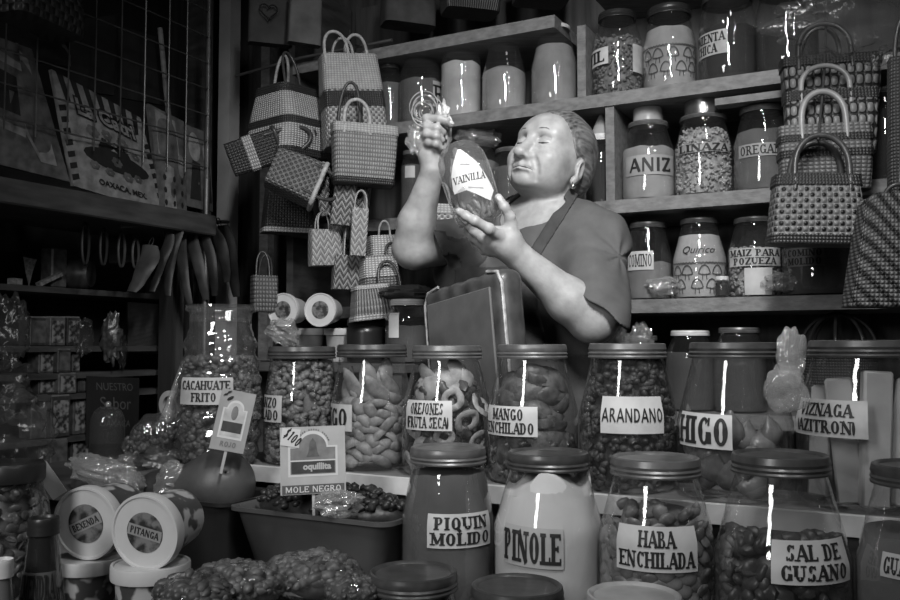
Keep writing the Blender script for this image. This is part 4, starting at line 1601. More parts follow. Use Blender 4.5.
fill_p('s9', .022, 22, ('dark_seeds', 'dark seeds in the unlabelled jar beside PIMIENTA CHICA'))

j = jar('m1', 'shelf_jar', 'dark jar with pale lid and a paper cone on top, behind the ear', 601, SJ, 32, 24, Z2, 136, sh=.75, lidm=LID_PALE, group=V_, lidh=.016)
fill_p('m1', .03, 152, ('dark_beans', 'dark beans in the jar behind the woman\'s ear'))
label(j, 607, 165, 614, 191, [], PAPER_DIM)
cz = JARS['m1']
cn = build('paper_cone', MB().lathe([(0, 0), (.026, 0), (.024, .008), (.003, .055), (0, .056)], 24), M('kraft_paper', .32, .8, var=.2), None, 30)
place(cn, (cz['X'], cz['Y'], cz['z0'] + cz['H'] + .0015))
tag(cn, 'small paper cone standing on a pale jar lid behind the woman', 'paper cone')
j = jar('m2', 'shelf_jar', 'jar of anise labelled ANIZ with a plastic cup on its lid', 648, SJ, 54, 40, Z2, 124, sh=.62, lidm=LID_GREY, group=V_, lidh=.012, cap=(M('cup_plastic', .38, .25, var=.15), 29, .035))
fill_p('m2', .30, 146, ('anise_seed', 'grey anise seed in the ANIZ jar'))
label(j, 626, 155, 672, 175, ['ANIZ'], M('tape_grey', .28, .6, var=.2), serif=False, thick=.2, thin=.15, fill=.8)
j = jar('m3', 'shelf_jar', 'jar of chopped seeds with a metal cup upturned on its lid', 703, SJ, 58, 46, Z2, 118, sh=.62, lidm=LID_GREY, group=V_, lidh=.010, cap=(M('cup_steel', .5, .25, metal=.9, var=.15), 36, .042))
lumps(j, 'chopped_seeds', 'chopped pale seeds in the jar under the metal cup', 'seeds', M('pale_seed', .34, .6, var=.5, scale=80), 126, 420, .005, .5, 43)
label(j, 678, 143, 728, 152, ['LINAZA'], _M['tape_grey'], gap=.1, fill=.9)
j = jar('m4', 'shelf_jar', 'jar labelled OREGANO beside the hanging handbags', 762, SJ, 58, 44, Z2, 109, sh=.58, lidm=LID_DARK, group=V_, lidh=.014)
fill_p('m4', .13, 128, ('oregano', 'crushed oregano in the OREGANO jar'))
label(j, 739, 143, 786, 156, ['OREGANO'], _M['tape_grey'], gap=.2, thick=.18)
j = jar('m5', 'shelf_jar', 'black-filled jar between the handbag column and the dense woven bag', 884, SJ, 56, 46, Z2, 92, sh=.64, lidm=LID_DARK, group=V_, lidh=.014)
fill_p('m5', .015, 108, ('black_seeds', 'black seeds in the jar behind the handbag column'))
j = jar('m6', 'shelf_jar', 'jar with a film cover tied over it, behind the held jar', 478, SJ, 46, 36, Z2, 146, sh=.7, lidm=LID_DARK, group=V_, lidh=.012)
fill_p('m6', .16, 160, ('grey_grain', 'grey grain in the film-covered jar behind the held jar'))
fc = build('film_cover', crumple((0, 0, 0), (.062, .05, .034), 21, .4), FILM, None, 50)
cz = JARS['m6']
place(fc, (cz['X'], cz['Y'], cz['z0'] + cz['H'] + .018))
tag(fc, 'crumpled clear film lying over the jar behind the held jar', 'plastic film')
j = jar('m7', 'shelf_jar', 'small spotted jar behind the raised forearm', 412, SJ, 24, 19, Z2, 152, sh=.75, lidm=LID_GREY, group=V_, lidh=.012)
fill_p('m7', .10, 164, ('dark_pods', 'dark pods in the small jar behind the raised forearm'))
label(j, 405, 166, 415, 178, [], PAPER)
j = jar('m8', 'shelf_jar', 'plain jar of grey powder directly behind the woman\'s mouth', 512, SJ, 42, 34, Z2, 150, sh=.7, lidm=LID_GREY, group=V_, lidh=.012)
fill_p('m8', .12, 166, ('grey_powder', 'grey powder in the plain jar behind the mouth'))

j = jar('l1', 'shelf_jar', 'half-full jar labelled COMINO beside her sleeve', 648, SJ, 47, 37, Z3, 224, sh=.55, lidm=LID_DARK, group=T_, lidh=.013)
fill_p('l1', .22, 262, ('cumin', 'cumin in the half-full COMINO jar'))
label(j, 628, 251, 653, 270, ['COMINO'], PAPER, thick=.18, gap=.25)
j = jar('l2', 'shelf_jar', 'pale printed jar with handwriting on its shoulder, low shelf board', 699, SJ, 54, 38, Z3, 220, sh=.5, lidm=LID_DARK, group=T_, lidh=.012)
fill_p('l2', .40, 234, ('pale_flour', 'pale flour in the handwritten printed jar on the low shelf board'))
j = jar('l3', 'shelf_jar', 'jar labelled MAIZ PARA POZUEZA with a pale card inside', 754, SJ, 53, 40, Z3, 219, sh=.6, lidm=LID_DARK, group=T_, lidh=.012)
lumps(j, 'maize_kernels', 'pale maize kernels behind the MAIZ PARA label', 'maize', M('maize', .30, .5, var=.4, scale=70), 246, 260, .006, .7, 45)
label(j, 730, 248, 778, 266, ['MAIZ PARA', 'POZUEZA'], PAPER_DIM, gap=.2)
label(j, 744, 268, 770, 295, [], PAPER)
j = jar('l4', 'shelf_jar', 'dark jar labelled COMINO MOLIDO under the hanging handbag', 815, SJ, 66, 52, Z3, 222, sh=.62, lidm=LID_DARK, group=T_, lidh=.012)
fill_p('l4', .07, 240, ('ground_cumin', 'dark ground cumin in the COMINO MOLIDO jar'))
label(j, 788, 247, 823, 266, ['COMINO', 'MOLIDO'], M('label_brown', .16, .7, var=.2), gap=.25)
j = jar('l5', 'small_bottle', 'tiny dark bottle with white cap standing before the printed jar', 722, 2.06, 15, 13, Z3, 277, sh=.85, lidm=LID_PALE, lidh=.009, cat='bottle')
fill_p('l5', .03, 285, ('dark_extract', 'dark extract in the tiny white-capped bottle'), 'liquid')
fb = build('film_bag', crumple((0, 0, .02), (.05, .03, .024), 33, .35), FILM, None, 50)
q = P(786, 292, Dc(786, 2.075))
place(fb, (q.x, q.y, Z3 + .012))
tag(fb, 'small clear bag slumped before the COMINO MOLIDO jar', 'plastic bag')
fb = build('film_bag', crumple((0, 0, .02), (.055, .03, .022), 37, .4), FILM, None, 50)
q = P(668, 292, Dc(668, 2.075))
place(fb, (q.x, q.y, Z3 + .012))
tag(fb, 'crumpled clear bag lying at the foot of the COMINO jar', 'plastic bag')

B_ = 'jars on the lowest shelf board, only their tops showing'
for i, (px, tp_, wv, lb) in enumerate(((690, 331, 44, 'pale-capped jar just behind and left of the HIGO lid'), (739, 328, 46, 'grey-capped jar rising behind the HIGO lid'), (640, 336, 40, 'dim jar behind the ARANDANO lid'))):
    lb = lb.replace(' and left of', '')
    j = jar('b%d' % i, 'shelf_jar', lb, px, SJ, wv + 6, wv - 6, Z4, tp_, sh=.72, lidm=LID_PALE if i < 1 else LID_GREY, group=B_, lidh=.012)
    fill_p('b%d' % i, .07, tp_ + 22, ('dim_grain', 'dim grain in the ' + lb.replace('jar', 'jar', 1)))
q = P(630, 322, Dc(630, 2.07))
for i, px in enumerate((618, 640)):
    q = P(px, 330, Dc(px, 2.085))
    o = build('film_bag', crumple((0, 0, 0), (.03, .025, .055), 50 + i, .4), FILM, None, 50)
    place(o, (q.x, q.y, Z4 + .155))
    tag(o, ('pointed' if i == 0 else 'rounded') + ' clear bag showing above the ARANDANO lid', 'plastic bag')


# mushroom print on two jars
def mushroom_print(J, y0, y1, x0, x1, seed):
    mb = MB()
    zt, zb = jz(J, y0), jz(J, y1)
    H = zt - zb
    r_ = random.Random(seed)

    def on(a, z, off=.0012):
        r = jr(J, z) + off
        return (r * math.sin(a), -r * math.cos(a), z)

    def stroke(pts, w, off):
        for (a0, z0), (a1, z1) in zip(pts, pts[1:]):
            r = jr(J, z0)
            dx, dz = (a1 - a0) * r, z1 - z0
            n = math.hypot(dx, dz) or 1
            ox, oz = -dz / n * w / 2 / r, dx / n * w / 2
            mb.add([on(a0 + ox, z0 + oz, off), on(a0 - ox, z0 - oz, off), on(a1 - ox, z1 - oz, off), on(a1 + ox, z1 + oz, off)], [(0, 1, 2, 3)])
    cols = 5
    for c in range(cols):
        for rr in range(2):
            a = -1.25 + 2.5 * (c + .5 * (rr % 2)) / (cols - .5) + r_.uniform(-.06, .06)
            z = zb + H * (.22 + .42 * rr)
            w = .21
            o = .0012 + .00002 * c
            capp = [(a - w + 2 * w * i / 12, z + H * .26 * math.sin(PI * i / 12) ** .6) for i in range(13)]
            stroke(capp, .0026, o)
            stroke([(a - w + 2 * w * i / 8, z - H * .03 * math.sin(PI * i / 8)) for i in range(9)], .0022, o)
            stroke([(a - .06, z), (a - .08, z - H * .18)], .002, o)
            stroke([(a + .06, z), (a + .08, z - H * .18)], .002, o)
    for k in range(24):                       # scalloped edge of the band above
        a = -1.45 + 2.9 * k / 24
        stroke([(a + .12 * i / 4, zt - H * .05 * math.sin(PI * i / 4)) for i in range(5)], .0022, .0016)
    return build('printed_pattern', mb, M('print_ink', .05, .6), J['root'], 0)


mushroom_print(JARS['s7'], 44, 78, 642, 696, 1)
mushroom_print(JARS['l2'], 262, 295, 672, 726, 2)
J = JARS['l2']
tm = MB()
for k, q in enumerate(font_polys('Quirico', .024, shear=.35)):
    vs = []
    for x, z in q:
        zz = jz(J, 253) + z
        r = jr(J, zz) + .0012 + k * 3e-7
        a = -.08 + x / r * 1.05
        vs.append((r * math.sin(a), -r * math.cos(a), zz))
    tm.add(vs, [tuple(range(len(q)))])
build('lettering', tm, INK, J['root'], 0)


# ------------------------------------------------------------------ woven bags
def bag(name, lab, px, D, ytop, ybot, wt, wb, mat, depth=.4, yaw=0.0, roll=0.0, pitch=0.0, group=None, cat='bag', bands=(), handles=(), rnd_=.3, sag=0.0, rim=None, seg=56, D_is_c=False):
    """open woven bag; ytop/ybot are the picture rows of its mouth and base, wt/wb its picture widths there"""
    if D_is_c:
        D = Dc(px, D)
    k = D / FPX
    H = (ybot - ytop) * k
    W0, W1 = wb * k / 2, wt * k / 2
    d0, d1 = W0 * depth, W1 * depth
    cpos = P(px, (ytop + ybot) / 2, D)
    rz = -math.atan2(cpos.x, cpos.y) + yaw
    Rm = Matrix.Rotation(rz - yaw, 3, 'Z') @ Matrix.Rotation(-roll, 3, 'Y') @ Matrix.Rotation(pitch, 3, 'X') @ Matrix.Rotation(yaw, 3, 'Z')
    base = cpos - Rm @ Vector((0, 0, H / 2))
    t = thing(name, lab, cat, base, rot=Rm.to_euler(), group=group)

    def ring(z, inset=0.0, swell=1.0):
        u = z / H
        w = (W0 + (W1 - W0) * u - inset) * swell
        d = (d0 + (d1 - d0) * u - inset) * (1 + .25 * math.sin(PI * u))
        dense = []
        for i in range(161):
            a = 2 * PI * i / 160 + PI / 2
            cx, sy = math.cos(a), math.sin(a)
            e = rnd_
            x = math.copysign(abs(cx) ** e, cx) * w
            y = math.copysign(abs(sy) ** e, sy) * d
            dense.append((x, y, z - sag * (1 - abs(cx) ** 2) * u * H))
        cum = [0.0]
        for p_, q_ in zip(dense, dense[1:]):
            cum.append(cum[-1] + math.hypot(q_[0] - p_[0], q_[1] - p_[1]))
        out, jx = [], 0
        for i in range(seg + 1):
            g = cum[-1] * i / seg
            while jx < 159 and cum[jx + 1] < g:
                jx += 1
            t_ = (g - cum[jx]) / max(1e-9, cum[jx + 1] - cum[jx])
            out.append(tuple(dense[jx][n_] + (dense[jx + 1][n_] - dense[jx][n_]) * t_ for n_ in range(3)))
        return out

    def shell(z0, z1, inset, nz, inner=True):
        mb = MB()
        rows = []
        per = 2 * (W0 + W1 + d0 + d1)
        for jx in range(nz + 1):
            z = z0 + (z1 - z0) * jx / nz
            rows.append(ring(z, inset))
        vs = [p for r in rows for p in r]
        uv = [(per * i / seg, z0 + (z1 - z0) * jx / nz) for jx in range(nz + 1) for i in range(seg + 1)]
        n = seg + 1
        fs = [(jx * n + i, jx * n + i + 1, (jx + 1) * n + i + 1, (jx + 1) * n + i) for jx in range(nz) for i in range(seg)]
        mb.add(vs, fs, uv)
        return mb
    mb = shell(0, H, 0, 12)
    n = seg + 1
    top = 12 * n
    base_c = len(mb.v)
    mb.add(ring(H, .004) + ring(H * .12, .005), [], [(2 * (W0 + W1 + d0 + d1) * i / seg, H) for i in range(n)] + [(2 * (W0 + W1 + d0 + d1) * i / seg, .1) for i in range(n)])
    for i in range(seg):
        mb.f.append((top + i, top + i + 1, base_c + i + 1, base_c + i))
        mb.f.append((base_c + i, base_c + i + 1, base_c + n + i + 1, base_c + n + i))
    mb.f.append(tuple(range(seg))[::-1])
    mb.f.append(tuple(base_c + n + i for i in range(seg)))
    build('body', mb, mat, t, 50)
    for z0, z1, bm in bands:
        b = shell(z0 * H, z1 * H, -.0022, 3)
        build('band', b, bm, t, 50)
    if rim:
        build('rim', MB().tube(ring(H)[:-1], rim[0], 8, closed=True), rim[1], t, 60)
    for (hx, hw, hh, r, hm, side) in handles:
        # arch of width hw and height hh (picture units) at offset hx, on the front (-1) or back (+1) face
        pts = []
        for i in range(21):
            a = PI * i / 20
            x = (hx - hw / 2 * math.cos(a)) * k
            z = H + (hh * math.sin(a) ** .75) * k
            yy = side * d1 * (.85 - .35 * math.sin(a))
            pts.append((x, yy, z))
        f, l = pts[0], pts[-1]
        pts = [(f[0], f[1] * 1.22, H - .03), (f[0], f[1] * 1.15, H - .012)] + pts + [(l[0], l[1] * 1.15, H - .012), (l[0], l[1] * 1.22, H - .03)]
        build('handle', MB().tube(pts, r, 8), hm, t, 60)
    return t


ROPE_PALE = M('pale_rope', .40, .6, var=.3, scale=90, bump=.4, bscale=150)
ROPE_DARK = M('dark_tube', .05, .35, var=.3, scale=60)
STRAW = M('straw', .34, .6, var=.3, scale=80)
BAND_DARK = weave('band_dark', 'plain', .02, .05, 160, 160, bump=.5)
BAND_PALE = weave('band_pale', 'plain', .25, .62, 120, 160, bump=.5)
W_TALL = weave('weave_tall', 'check', .22, .60, 130, 130, bump=.7)
W_TALL2 = weave('weave_tall_front', 'plain', .12, .50, 150, 90, bump=.8)
W_LIGHT = weave('weave_white', 'plain', .18, .85, 110, 170, bump=.8)
W_DARKB = weave('weave_dark', 'check', .03, .06, 130, 130, bump=.5)
W_ZIG = weave('weave_zig', 'zig', .09, .36, 190, 110, bump=.5)
W_ZIGL = weave('weave_zig_light', 'zig', .26, .52, 190, 110, bump=.5)
W_RIB = weave('weave_rib', 'bubble', .02, .26, 62, 40, bump=1.0)
W_HOLES = weave('weave_holes', 'holes', .015, .22, 92, 92, bump=.8)
W_DIAG = weave('weave_diag', 'diag', .02, .26, 150, 150, bump=.8)
W_DENSE = weave('weave_dense', 'plain', .02, .12, 160, 160, bump=.8)
W_GREY = weave('weave_grey', 'check', .08, .22, 120, 120, bump=.6)

# pair of tall bags
TG = 'tall woven bags hanging from the shelf end'
bag('woven_bag', 'tall pale woven bag with arched tube handles and dark band', 352, 1.95, 56, 150, 56, 66, W_TALL, .45, .25, .10, group=TG, D_is_c=True,
    bands=((.42, .58, BAND_DARK), (.60, 1.0, BAND_PALE)), handles=((-14, 24, 24, .0045, ROPE_PALE, -1), (12, 24, 26, .0045, ROPE_PALE, 1), (-2, 22, 22, .004, ROPE_PALE, 1)))
bag('woven_bag', 'front tall woven bag with thick pale rim and one pale arched handle', 364, 1.87, 126, 186, 66, 60, W_TALL2, .4, .2, -.02, group=TG, D_is_c=True,
    bands=((.84, 1.0, BAND_PALE), (0, .1, BAND_DARK)), handles=((-10, 26, 25, .005, ROPE_PALE, -1), (-14, 22, 46, .004, ROPE_DARK, 1)))
# striped shoulder bags
bag('woven_bag', 'white woven bag with dark bands tilted against the wall corner', 290, 1.92, 90, 162, 54, 74, W_LIGHT, .8, .75, .04, group='shoulder bags by the wall corner', D_is_c=True,
    bands=((.88, 1.0, BAND_DARK), (.42, .52, BAND_DARK), (0, .1, BAND_DARK)), handles=((-12, 20, 34, .004, ROPE_DARK, -1), (6, 18, 40, .0045, STRAW, 1)))
bag('woven_bag', 'dark shoulder bag hanging sideways with a white woven patch', 254, 1.80, 127, 178, 36, 34, W_DARKB, .6, .2, -1.2, group='shoulder bags by the wall corner', D_is_c=True,
    bands=((.34, .52, W_LIGHT),), handles=((0, 26, 34, .006, ROPE_DARK, -1), (0, 26, 40, .006, ROPE_DARK, 1)), rim=(.006, ROPE_DARK))
bag('woven_bag', 'grey shoulder bag hanging mouth down with twisted pale rope rim', 295, 1.79, 152, 202, 46, 40, W_GREY, .6, -.2, -1.95, group='shoulder bags by the wall corner', D_is_c=True,
    handles=((0, 30, 22, .005, ROPE_DARK, -1),), rim=(.0065, ROPE_PALE))
bag('woven_bag', 'soft dark bag with a pale rope edge along its bottom', 288, 1.93, 188, 234, 44, 52, W_DARKB, .5, .2, .0, group='shoulder bags by the wall corner', D_is_c=True,
    bands=((0, .1, BAND_PALE),))
# bunch of little bags
LG = 'bunch of little palm bags'
for i, (px, c, yt, yb, wt, wb, m, rl, hh, hw, lb) in enumerate((
        (325, 1.86, 230, 266, 30, 34, W_ZIGL, .06, 19, 16, 'little pale chevron bag lowest at the front of the bunch'),
        (350, 1.90, 256, 290, 34, 36, W_ZIG, -.03, 40, 16, 'little dark zigzag bag at the bottom of the bunch'),
        (359, 1.84, 208, 256, 17, 16, W_ZIGL, -.05, 18, 12, 'narrow pale bag on one side of the bunch'),
        (328, 1.90, 178, 216, 20, 22, W_ZIG, .15, 16, 12, 'little striped bag upper outside of the bunch'),
        (345, 1.86, 170, 226, 22, 24, W_ZIG, -.1, 18, 12, 'long striped bag in the middle of the bunch'),
        (338, 1.93, 190, 240, 20, 20, W_ZIGL, .05, 22, 12, 'small striped bag half hidden in the bunch'),
        (361, 1.92, 178, 212, 16, 20, W_ZIG, -.2, 14, 10, 'small striped bag next to the shelf side of the bunch'),
        (344, 1.96, 226, 258, 16, 18, W_GREY, 0, 16, 12, 'small grey bag between the two lowest of the bunch'))):
    bag('little_bag', lb, px, c, yt, yb, wt, wb, m, .5, .3 - .1 * i, rl, group=LG, D_is_c=True, handles=((0, hw, hh, .0022, STRAW, -1), (0, hw * .9, hh, .0022, STRAW, 1)))
# cords that carry the hanging things
def cord(lab, pts, r=.0025, m=None):
    o = build('dark_rope', MB().tube(pts, r, 6), m or ROPE_DARK, None, 60)
    return tag(o, lab, 'cord')


def pc(px, py, c):
    return P(px, py, Dc(px, c))


cord('dark cord carrying the tall woven bags', [pc(350, 30, 2.0), pc(350, 62, 1.95), pc(362, 104, 1.90), pc(362, 126, 1.87)])
cord('dark cord holding the bunch of little bags', [pc(350, 110, 1.97), pc(349, 150, 1.92), pc(346, 178, 1.88), pc(344, 215, 1.86)])
o = build('hanging_rail', MB().tube([pc(236, 76, 2.06), pc(300, 58, 2.02), pc(392, 40, 2.03)], .0045, 8), STEEL, None, 60)
tag(o, 'metal rail under the upper shelf carrying the woven bags', 'rail')
# top row
t = bag('flat_bag', 'dark cloth bag with a heart outline hung at the top by the post', 269, 2.0, -14, 46, 40, 42, M('dark_cloth', .05, .8, var=.3), .3, .1, 0, group='cloth bags at the top by the post', D_is_c=True)
k = Dc(269, 2.0) / FPX
hp_ = []
for i in range(33):
    a = 2 * PI * i / 32
    hp_.append((16 * math.sin(a) ** 3 * .55 * k, (13 * math.cos(a) - 5 * math.cos(2 * a) - 2 * math.cos(3 * a) - math.cos(4 * a)) * .55 * k))
build('heart_outline', MB().tube([(x - 2 * k, -.020 * 2 - .0, z + 30 * k) for x, z in hp_[:-1]], .0022, 6, closed=True), M('heart_thread', .015, .8), t, 60)
bag('flat_bag', 'plain pale cloth bag at the top next to the heart bag', 305, 1.98, -14, 46, 32, 34, M('pale_cloth', .11, .8, var=.3), .35, .2, -.03, group='cloth bags at the top by the post', D_is_c=True)
# baskets behind her elbow
SB = 'stacked wicker handbags by her elbow'
# ------------------------------------------------------------------ right-hand column of handbags
RG = 'handbags hanging in a column in front of the shelves'
bag('handbag', 'top handbag of the hanging column, bubbly weave and dark arched handles', 830, 1.97, 58, 128, 94, 84, W_RIB, .35, .2, 0, group=RG, D_is_c=True, bands=((.86, 1, BAND_DARK),), handles=((-7, 50, 34, .0055, ROPE_DARK, -1), (-6, 38, 36, .005, ROPE_DARK, 1)))
bag('handbag', 'second handbag of the hanging column with a wide pale arched handle', 830, 1.92, 92, 156, 88, 82, W_RIB, .33, .2, 0, group=RG, D_is_c=True, bands=((.84, 1, BAND_DARK),), handles=((-6, 46, 26, .0055, M('tube_grey', .24, .35, var=.2), -1),))
BAND_MID = weave('band_mid', 'plain', .06, .24, 90, 130, bump=.6)
bag('handbag', 'third handbag of the hanging column with scalloped pale rows and pale handle', 824, 1.87, 126, 192, 88, 84, BAND_MID, .33, .2, 0, group=RG, D_is_c=True, bands=((.74, .84, BAND_DARK), (.5, .6, BAND_DARK)), handles=((-2, 42, 34, .0065, _M['tube_grey'], -1),))
bag('handbag', 'large front handbag of the hanging column, open checker weave, dark trim', 815, 1.80, 176, 246, 80, 90, W_HOLES, .4, .25, -.03, group=RG, D_is_c=True, bands=((.84, 1, BAND_DARK), (0, .13, BAND_DARK)), handles=((3, 52, 40, .006, ROPE_DARK, -1), (3, 50, 36, .006, ROPE_DARK, 1)))
cord('dark cord carrying the handbag column', [pc(826, -40, 2.0), pc(826, 26, 1.96), pc(824, 74, 1.90), pc(822, 100, 1.85), pc(818, 140, 1.78)])
bag('tote_bag', 'flared diagonal-striped tote bag at the edge of the picture', 899, 1.66, 204, 308, 72, 102, W_DIAG, .5, .3, -.02, D_is_c=True, sag=-.10, handles=((2, 26, 22, .004, ROPE_DARK, 1),))
bag('tote_bag', 'dense dark woven tote hanging behind the striped tote', 915, 1.74, 56, 196, 46, 52, W_DENSE, .5, .2, 0, D_is_c=True, handles=((0, 30, 50, .004, ROPE_DARK, 1),))
cord('dark cord from which the totes hang', [pc(905, -60, 1.76), pc(905, 10, 1.75), pc(903, 80, 1.72), pc(900, 186, 1.69)])
# arched wire basket behind the big jar
bk = thing('wire_basket', 'dark basket with arched ribs standing behind the VIZNAGA lid', 'basket', (*pc(838, 340, 2.16).xy, Z4 + .001), STALL_RZ)
build('body', MB().lathe([(0, .002), (.055, 0), (.07, .01), (.082, .13), (.084, .14), (.08, .14), (.066, .015), (0, .012)], 32), W_DENSE, bk, 40)
for i in range(4):
    a = PI * i / 4
    build('rib', MB().tube([(.08 * math.cos(b) * math.cos(a), .08 * math.cos(b) * math.sin(a), .14 + .085 * math.sin(b)) for b in [PI * q / 16 for q in range(17)]], .004, 6), ROPE_DARK, bk, 60)
# film bag hooked over the HIGO and VIZNAGA lids
o = thing('film_bag', '', 'plastic bag', P(786, 338, 1.10))
FILM_B = clear('plastic_film_bright', .88, .95, .08, bump=.7, bscale=70, base=.12, milky=.20, mv=.8)
build('bag_neck', crumple((.006, 0, -.022), (.019, .012, .038), 55, .30, 36, 26, (1.2, 2.4)), FILM_B, o, 50)
build('bag_pouch', crumple((-.003, 0, -.064), (.027, .018, .032), 58, .30, 40, 28, (1.0, 2.2)), FILM_B, o, 50)
tag(o, 'clear plastic bag hooked over the lids between HIGO and VIZNAGA', 'plastic bag')
# big sheet of film in the top corner
o = build('film_sheet', crumple((0, 0, 0), (.16, .06, .07), 61, .35, 36, 26), clear('film_dim', .9, .55, .2, bump=.5, bscale=40, base=.035, milky=.035, mv=.4), None, 50)
place(o, pc(855, 22, 1.86))
tag(o, 'large crumpled plastic sheet above the hanging handbags', 'plastic sheet')

# odds and ends on the topmost board
bag('fringed_basket', 'dark fringed basket on the topmost board above the pale powder jar', 470, 2.14, -40, 15, 62, 56, weave('weave_fringe', 'rib', .012, .06, 140, 30), .6, .3, 0, group='baskets on the topmost board', D_is_c=True, cat='basket')
bag('fringed_basket', 'dark fringed basket on the topmost board near its open end', 540, 2.14, -50, 4, 58, 54, weave('weave_fringe', 'rib', .012, .06, 140, 30), .6, .3, 0, group='baskets on the topmost board', D_is_c=True, cat='basket')
bag('flat_bag', 'dull grey cloth bag on the topmost board, by the rail', 408, 2.14, -30, 28, 50, 54, M('dull_cloth', .05, .8, var=.4), .5, .3, 0, D_is_c=True)
# ------------------------------------------------------------------ padded chair behind the counter
VINYL = M('worn_vinyl', .055, .38, var=.5, scale=22, bump=.15, bscale=60, coat=.2)
VINYL2 = M('worn_vinyl_panel', .10, .5, var=.25, scale=14, bump=.12, bscale=40)
PIPE = M('worn_piping', .30, .45, var=.6, scale=50)
ca, cb = P(433, 345, 1.80), P(516, 345, 1.585)
wv = Vector((cb.x - ca.x, cb.y - ca.y, 0))
CW = wv.length
wx = wv.normalized()
wy = Vector((-wx.y, wx.x, 0))          # into the stall
crz = math.atan2(wx.y, wx.x)
ztop = P(475, 277, 1.69).z
ch = thing('padded_chair', 'worn dark vinyl chair turned with its padded back to the jars', 'chair', (ca.x + wv.x / 2 + wy.x * .03, ca.y + wv.y / 2 + wy.y * .03, 0), crz)
bh = .34
F = Field((-CW / 2 - .02, -.05, ztop - bh - .02), (CW / 2 + .02, .05, ztop + .03), .0035)
F.a[:] = .05
zc = ztop - bh / 2
ax = [F.lo[i] + F.h * np.arange(F.n[i], dtype=np.float32) for i in range(3)]
p = np.stack(np.meshgrid(*ax, indexing='ij'), -1)


def rbox(p, c, half, r):
    q = np.abs(p - np.array(c, np.float32)) - (np.array(half, np.float32) - r)
    return np.linalg.norm(np.maximum(q, 0), axis=-1) + np.minimum(q.max(-1), 0) - r


F.a = rbox(p, (0, 0, zc), (CW / 2, .030, bh / 2), .022).astype(np.float32)
F.a += (np.sin(p[..., 0] * 130 + 2 * np.sin(p[..., 2] * 40)) * np.clip((p[..., 2] - ztop + .06) / .05, 0, 1) * .0012).astype(np.float32)
v, q = F.mesh(1)
build_np('backrest', v, q, VINYL, ch)
build('back_panel', MB().box(-.004, -.0325, zc - .012, CW * .80, .006, bh * .88, bev=.002), VINYL2, ch, 30)
for sx in (-1, 1):
    build('piping', MB().tube([(sx * (CW / 2 - .004) , -.026, ztop - bh + .01), (sx * (CW / 2 - .004), -.026, ztop - .03), (sx * (CW / 2 - .016), -.024, ztop - .006), (sx * (CW / 2 - .05), -.022, ztop + .0005)], .0035, 6), PIPE, ch, 60)
piv = Vector((0, 0, ztop - bh))
rr_ = Matrix.Rotation(-.13, 3, 'Y')
for o_ in ch.children:
    o_.rotation_euler = rr_.to_euler()
    o_.location = piv - rr_ @ piv
build('seat', MB().box(0, .14, .60, CW, .20, .07, bev=.02), VINYL, ch, 30)
for sx in (-1, 1):
    for yy in (.06, .22):
        build('leg', MB().tube([(sx * (CW / 2 - .025), yy, .57), (sx * (CW / 2 - .02), yy, .001)], .011, 10), _M['lid_black'], ch, 60)
    build('back_post', MB().tube([(sx * (CW / 2 - .04), .0, ztop - bh + .02), (sx * (CW / 2 - .04), .04, .60)], .011, 10), _M['lid_black'], ch, 60)

# ------------------------------------------------------------------ crate table behind the jars, with tubs and a jar
TT = .955
ta, tb_ = P(238, 345, Dc(238, 1.9)), P(440, 345, Dc(440, 1.9))
s0, s1 = ta.dot(AV), tb_.dot(AV) - .03
tab = thing('side_table', 'dark wooden side table behind the chickpea and orejones jars', 'table', SC((s0 + s1) / 2, 1.9, 0), STALL_RZ)
build('table_top', MB().box(0, 0, TT - .012, s1 - s0, .24, .024, bev=.003), W_DARK, tab, 20)
for sx in (-1, 1):
    for sy in (-1, 1):
        build('leg', MB().box(sx * ((s1 - s0) / 2 - .03), sy * .095, (TT - .024) / 2, .035, .035, TT - .024), W_DARK, tab, 0)
GREYI = M('sign_grey', .20, .6, var=.25, scale=60)
TUB = M('tub_plastic', .50, .38, var=.08, scale=20)
TUB_P = M('tub_print', .26, .45, var=.75, scale=46, detail=1.5, edges=(.46, .54))
TUB_L = M('tub_lid', .60, .42, var=.08, scale=20)
STICK = M('tub_sticker', .11, .5, var=.75, scale=60, edges=(.42, .58))


def tub(lab, loc, rot, R, H, group, mats=(TUB_P, TUB_L), text=None, tilt=0.0, body=None):
    t = thing('plastic_tub', lab, 'tub', loc, rot=rot, group=group)
    build('body', MB().lathe([(0, .001), (R * .74, 0), (R * .76, .004), (R * .9, H * .88), (R * .9, H * .9), (0, H * .9)], 40), body or mats[0], t, 30)
    L = MB().lathe([(R * .91, H * .80), (R * .985, H * .80), (R, H * .83), (R, H * .97), (R * .985, H), (R * .93, H), (R * .90, H - .002), (R * .52, H - .002), (0, H - .002)], 48)
    lid = build('lid', L, mats[1], t, 30)
    if text is not None:
        st = build('sticker', MB().lathe([(R * .53, H - .0018), (R * .53, H - .0012), (0, H - .0012)], 36), STICK, lid, 30)
        if text:
            c_, s_ = math.cos(tilt), math.sin(tilt)
            W2, H2 = R * .50, R * .15
            sq = lambda x, y, z: (x * c_ - y * s_, x * s_ + y * c_, z)
            build('sticker_band', MB().add([sq(-W2, -H2, H - .0009), sq(W2, -H2, H - .0009), sq(W2, H2, H - .0009), sq(-W2, H2, H - .0009)], [(0, 1, 2, 3)]), M('band_grey', .30, .5, var=.2), st, 0)
            pl, wd = text_polys(text, R * .19, .24, .14, False)
            f = R * .86 / wd
            build('lettering', sum_text(pl, f, R, H, sq), INK, st, 0)
    return t


def sum_text(pl, f, R, H, sq):
    m = MB()
    for k, q in enumerate(pl):
        m.add([sq(x * f, z - R * .095, H - .0006 + k * 2e-7) for x, z in q], [(0, 1, 2, 3)])
    return m


